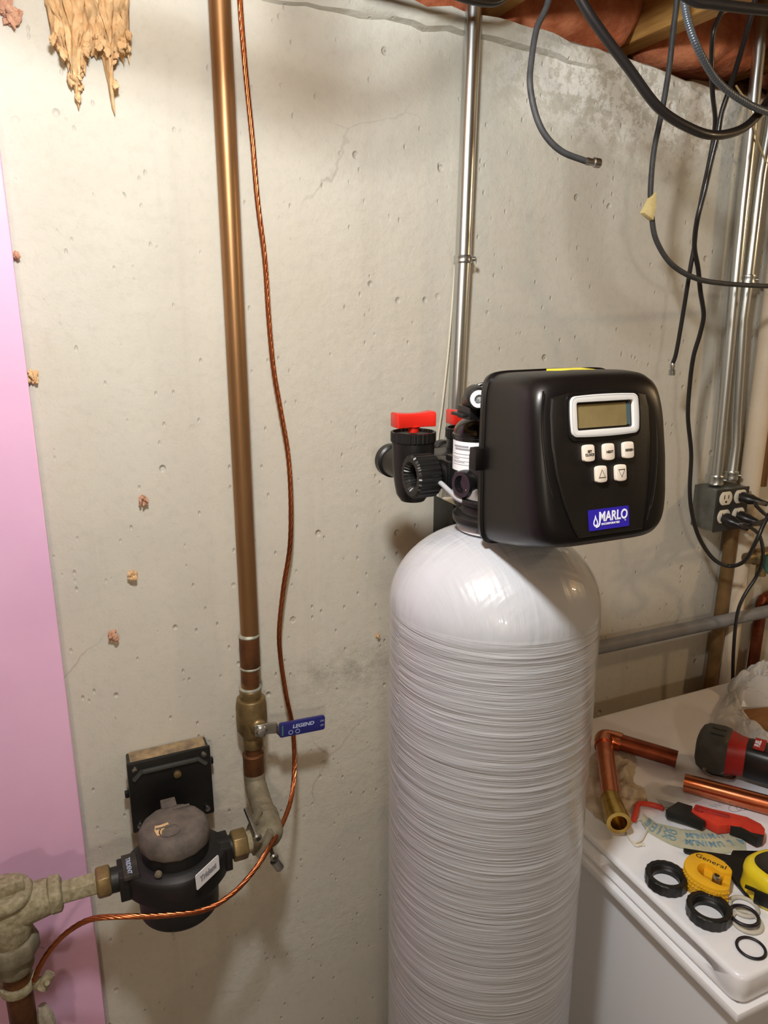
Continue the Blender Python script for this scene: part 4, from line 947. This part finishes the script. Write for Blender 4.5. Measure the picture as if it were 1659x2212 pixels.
for k in (-.014,.004): m.box(a0+ax_*.030+sd*k+up*.0362, (.022,.0035,.002), Matrix((ax_,sd,up)).transposed())
m.build('nose_ridge', 'grey_rubber', tl)
lc = a0+ax_*.092+up*.0302
nmx = Matrix((ax_,sd,up)).transposed()
pt_ = MB().prism(rrect(.0085,.018,.002,3), lc-up*.0008, ax_, sd, up, .0016).build('name_plate', 'red_tool', tl)
text('plate_lettering', 'FUEL', .0112, lc-ax_*.0025+up*.0009, sd, -ax_, 'white_ink', pt_, bold=.0004, xs=.9)
h0 = T(1524,1672,.006)
m = MB().tube(spline([a0+ax_*.02-sd*.036-up*.02, T(1522,1663,.012), T(1530,1672,.004), T(1560,1682,.004), T(1582,1684,.004), T(1588,1672,.005), T(1580,1662,.012), a0+ax_*.045-sd*.034-up*.02],6), .0028, 8); m.build('wire_hook', 'steel', tl)
# utility knife
uk = thing('utility_knife', T(1530,1760), 'red folding utility knife with black head and open blade', 'knife')
zz = lambda pts, h: [T(1240+x/3.96, 1440+y/3.96, h) for x, y in pts]
body = zz([(1000,1235),(1040,1172),(1100,1190),(1180,1212),(1350,1250),(1480,1282),(1600,1342),(1634,1385),(1630,1450),(1560,1460),(1500,1432),(1440,1385),(1330,1350),(1240,1362),(1130,1305)], .0185)
MB().plate(body, .0155).build('handle', 'red_knife', uk, bevel=.0015)
MB().plate(zz([(785,1218),(890,1152),(950,1172),(1015,1190),(1010,1240),(1030,1262),(1130,1322),(1105,1340),(960,1290),(800,1243)], .0175), .0130).build('blade_holder', 'blk_plastic', uk, bevel=.001)
MB().plate(zz([(695,1127),(860,1168),(830,1200),(775,1205)], .011), .0008).build('blade', 'blade', uk, smooth=0)
MB().plate(zz([(1340,1362),(1440,1395),(1520,1440),(1570,1465),(1620,1455),(1625,1440),(1520,1420),(1430,1372)], .0193), .015).build('grip_insert', 'blk_plastic', uk)
sl = [T(1240+x/3.96,1440+y/3.96,.0190) for x, y in ((1060,1222),(1120,1235),(1200,1255),(1330,1285))]
MB().tube(sl, .0032, 8).build('thumb_slide', 'red_tool', uk)
MB().lathe([(0,0),(.0075,0),(.007,.0015),(0,.0018)], T(1240+1072/3.96,1440+1222/3.96,.0185), n=20).build('pivot', 'red_tool', uk)
tag(MB().tube(spline([T(1369,1772,.006),T(1374,1752,.008),T(1379,1737,.008),T(1400,1737,.006),T(1418,1741,.005),T(1434,1747,.005)],6), .0042, 8).build('red_strap', 'red_knife'), 'thin red plastic strap bent beside the rag and the knife blade', 'strap')
# sandpaper strip printed on its back
lo_ = [(1384,1784),(1403,1800),(1444,1823),(1475,1834),(1513,1840),(1552,1846),(1613,1838)]
hi_ = [(1388,1768),(1418,1779),(1450,1787),(1480,1793),(1510,1794),(1545,1790),(1604,1783)]
Lp, Hp = spline([T(*p) for p in lo_], 5), spline([T(*p) for p in hi_], 5); n = len(Lp); m = MB(); secs = []
for i in range(n):
    u = i/(n-1); hgt = .0025+(.012*(1-u*6) if u < 1/6 else 0)
    ring = [Lp[i].lerp(Hp[i], k/6)+UP*(hgt*(.55+.45*math.sin(math.pi*k/6))) for k in range(7)]
    secs.append(ring+[p-UP*.0009 for p in ring[::-1]])
sp = tag(m.loft(secs).build('sandpaper_strip', 'sand', smooth=60), 'curled strip of beige sandpaper with blue lettering on its back', 'sandpaper')
def on_strip(u, k):
    i = min(n-2, int(u*(n-1))); f = u*(n-1)-i
    p = secs[i][k].lerp(secs[i+1][k], f); U = (secs[min(n-1,i+2)][k]-secs[max(0,i-1)][k]).normalized(); V = (secs[i][min(6,k+1)]-secs[i][max(0,k-1)]).normalized(); return p, U, V
for s, u, k in (('OXIDE',.235,4),('OXIDE',.235,2),('ALUMINUM',.76,4),('ALUMINUM',.76,2)):
    sz = .0150
    chars = s[::-1]; wdt = .0108 if s == 'OXIDE' else .0098; Ls = sum((Lp[i+1]-Lp[i]).length for i in range(n-1))
    for j, ch in enumerate(chars):
        p, U, V = on_strip(u+(j-(len(chars)-1)/2)*wdt/Ls, k); V = (V-U*V.dot(U)).normalized()
        text('printed_letter', ch, sz, p, -U, -V, 'sand_ink', sp, bold=.0003, lift=.0009, xs=.9)
# black strap and pouch beside the tape measure
tag(MB().plate([T(*p,.007) for p in ((1476,1831),(1520,1838),(1578,1846),(1583,1836),(1680,1838),(1700,1900),(1640,1950),(1612,1930),(1590,1905),(1574,1880),(1570,1862),(1530,1850),(1480,1836))], .0065).build('black_pouch', 'blk_tex', bevel=.001), 'flat black pouch under the tape measure', 'pouch')
# two black threaded nuts
br = None
for (px, py), lab in (((1439,1896),'black plastic threaded ring next to the yellow tube cutter'),((1531,1966),'black plastic threaded ring next to the pale rubber rings')):
    R0, R1 = .0275, .0178
    c = T(px, py, .009); c.z = LID
    t = thing('threaded_ring', c, lab, 'plastic ring', 'black threaded rings')
    if br is None:
        m = MB(); prof = [(R1,.0),(R0-.001,0),(R0,.0012),(R0,.0145),(R0-.0012,.0158),(R1+.003,.0158),(R1+.0022,.013),(R1+.0028,.0115),(R1+.0012,.0095),(R1+.0018,.008),(R1,.006)]
        secs = []
        for j in range(72):
            a = 2*math.pi*j/72; k = .0006 if j % 4 < 2 else 0
            secs.append([c+Vector(((rr-(k if rr > R0-.002 else 0))*math.cos(a), (rr-(k if rr > R0-.002 else 0))*math.sin(a), h)) for rr, h in prof])
        br = m.loft(secs, close=True).build('ring', 'blk_plastic', t, origin=c)
    else: dup(br, c, t)
# yellow tube cutter
tcu = thing('tube_cutter', T(1525,1880), 'yellow palm sized tube cutter with an open jaw and steel rollers', 'tube cutter')
H = .026
yz = lambda pts, h=H: [T(1470+x/12.76, 1830+y/12.76, h) for x, y in pts]
outer = [(1340,1160),(1180,1185),(1000,1170),(760,1090),(500,960),(320,840),(190,700),(110,560),(90,440),(110,370),(170,270),(270,195),(400,150),(540,135),(700,155),(860,200),(1040,290),(1200,385),(1320,500),(1400,590),(1430,650),(1420,720)]
inner = [(1130,690),(1000,620),(900,545),(800,470),(680,425),(560,445),(490,500),(465,570),(490,650),(560,730),(640,790),(760,860),(900,950),(1020,1010),(1180,1060),(1345,1095)]
MB().plate(yz(outer+inner), H-.0005).build('jaw_body', 'yellow', tcu, bevel=.0012)
MB().plate(yz([(660,480),(880,580),(900,740),(870,860),(700,770),(640,730)],.017), .0165).build('lower_slide', 'yellow', tcu, bevel=.0008)
MB().plate(yz([(1190,700),(1425,690),(1370,1030),(1150,960),(1190,860)],.020), .0195).build('end_block', 'yellow', tcu, bevel=.0008)
MB().lathe([(0,0),(.0055,0),(.0055,.019),(0,.019)], T(1470+580/12.76,1830+590/12.76,0), n=16).build('roller', 'steel', tcu)
MB().plate(yz([(930,640),(1130,690),(1125,860),(1080,930),(960,900),(890,820)],.019), .0185).build('cutter_wheel', 'steel', tcu, bevel=.001)
MB().lathe([(0,0),(.0035,0),(.003,.001),(0,.0012)], T(1470+1010/12.76,1830+770/12.76,.019), n=14).build('wheel_screw', 'blk_plastic', tcu)
ta, tb = T(1470+520/12.76,1830+250/12.76,H), T(1470+1160/12.76,1830+540/12.76,H); tU = (tb-ta).normalized()
text('cutter_lettering', 'General', .0110, (ta+tb)/2, tU, UP.cross(tU), 'black_ink', tcu, xs=1.15)
random.seed(5)
m = MB(); po = yz(outer[:9])
for i in range(len(po)-1):
    L = (po[i+1]-po[i]).length; k = max(1, int(L/.004))
    for j in range(k):
        for hh in (-.006,-.012,-.018): m.ico(po[i].lerp(po[i+1], (j+.5*(hh == -.012))/k)+UP*hh, (.0017,.0017,.0017), 0, 1)
m.build('grip_dimples', 'yellow', tcu)['kind'] = 'stuff'
# tape measure
tm = thing('tape_measure', T(1665,1925), 'yellow tape measure with black label lying on its side', 'tape measure')
tc0 = T(1668,1930,0)
def tsec(h, R, p=2.5, n=48):
    o = []
    for i in range(n):
        a = 2*math.pi*i/n; c_, s_ = math.cos(a), math.sin(a); o.append(tc0+Vector((math.copysign(abs(c_)**(2/p),c_)*R, math.copysign(abs(s_)**(2/p),s_)*R*.95, h)))
    return o
MB().loft([tsec(0,.034),tsec(.002,.037),tsec(.006,.0385),tsec(.010,.0372),tsec(.026,.0365),tsec(.031,.0375),tsec(.038,.0362),tsec(.043,.032),tsec(.0445,.028)]).build('case', 'yellow_tape', tm, smooth=55)
lb = MB().loft([tsec(.0442,.0255),tsec(.0452,.0255),tsec(.0455,.024)]).build('label_disc', 'blk_gloss', tm)
MB().prism(rrect(.010,.0035,.001,2), tc0+Vector((-.004,-.009,.0455)), X, Y, UP, .0003).build('label_stripe', 'yellow_tape', lb)
vd = Vector((-.88,-.48,0)).normalized(); su = UP.cross(vd).normalized()*-1
pc = tc0+vd*.0398
MB().box(pc+UP*.0165+su*.006, (.020,.0045,.020), Matrix((su,vd,UP)).transposed()).build('belt_clip_pad', 'blk_tex', tm, bevel=.002)
MB().box(pc+UP*.0225+su*.021-vd*.003, (.014,.0035,.0035), Matrix((su,vd,UP)).transposed()).build('lock_slot', 'blk_tex', tm)
# rubber rings
rings = [((1606,1962),.0165,.0026,'rubber_white','pale translucent rubber ring beside the tape measure',0),((1613,1995),.0172,.0024,'rubber_white','pale rubber ring under the black rubber ring',0),((1606,1987),.0168,.0021,'rubber_black','black rubber ring resting on a pale rubber ring',.0045),((1622,2050),.0160,.0017,'rubber_black','thin black rubber ring lying alone near the lid edge',0)]
for (px, py), R0, rr, mt_, lab, h in rings:
    c = T(px, py, 0)
    m = MB(); secs = []
    for i in range(48):
        a = 2*math.pi*i/48; e = Vector((math.cos(a), math.sin(a), 0)); secs.append([c+e*(R0+rr*1.1*math.cos(b))+UP*(rr*math.sin(b)+rr+h) for b in [2*math.pi*j/10 for j in range(10)]])
    tag(m.loft(secs, close=True).build('rubber_ring', mt_), lab, 'rubber ring', 'rubber rings on the freezer lid')
# cream cable tie
tag(MB().tube(spline([T(1352,1792,.001),T(1356,1806,.002),T(1362,1816,.003),T(1372,1820,.004),T(1384,1816,.004),T(1392,1804,.004),T(1398,1790,.003),T(1392,1776,.004),T(1380,1770,.003),T(1372,1776,.001)],6), .0013, 6).tube(spline([T(1366,1818,.003),T(1374,1826,.003),T(1386,1824,.003),T(1392,1826,.002)],5), .0022, 6).build('cable_tie', 'zip_tie'), 'curled cream cable tie next to the brass adapter', 'cable tie')
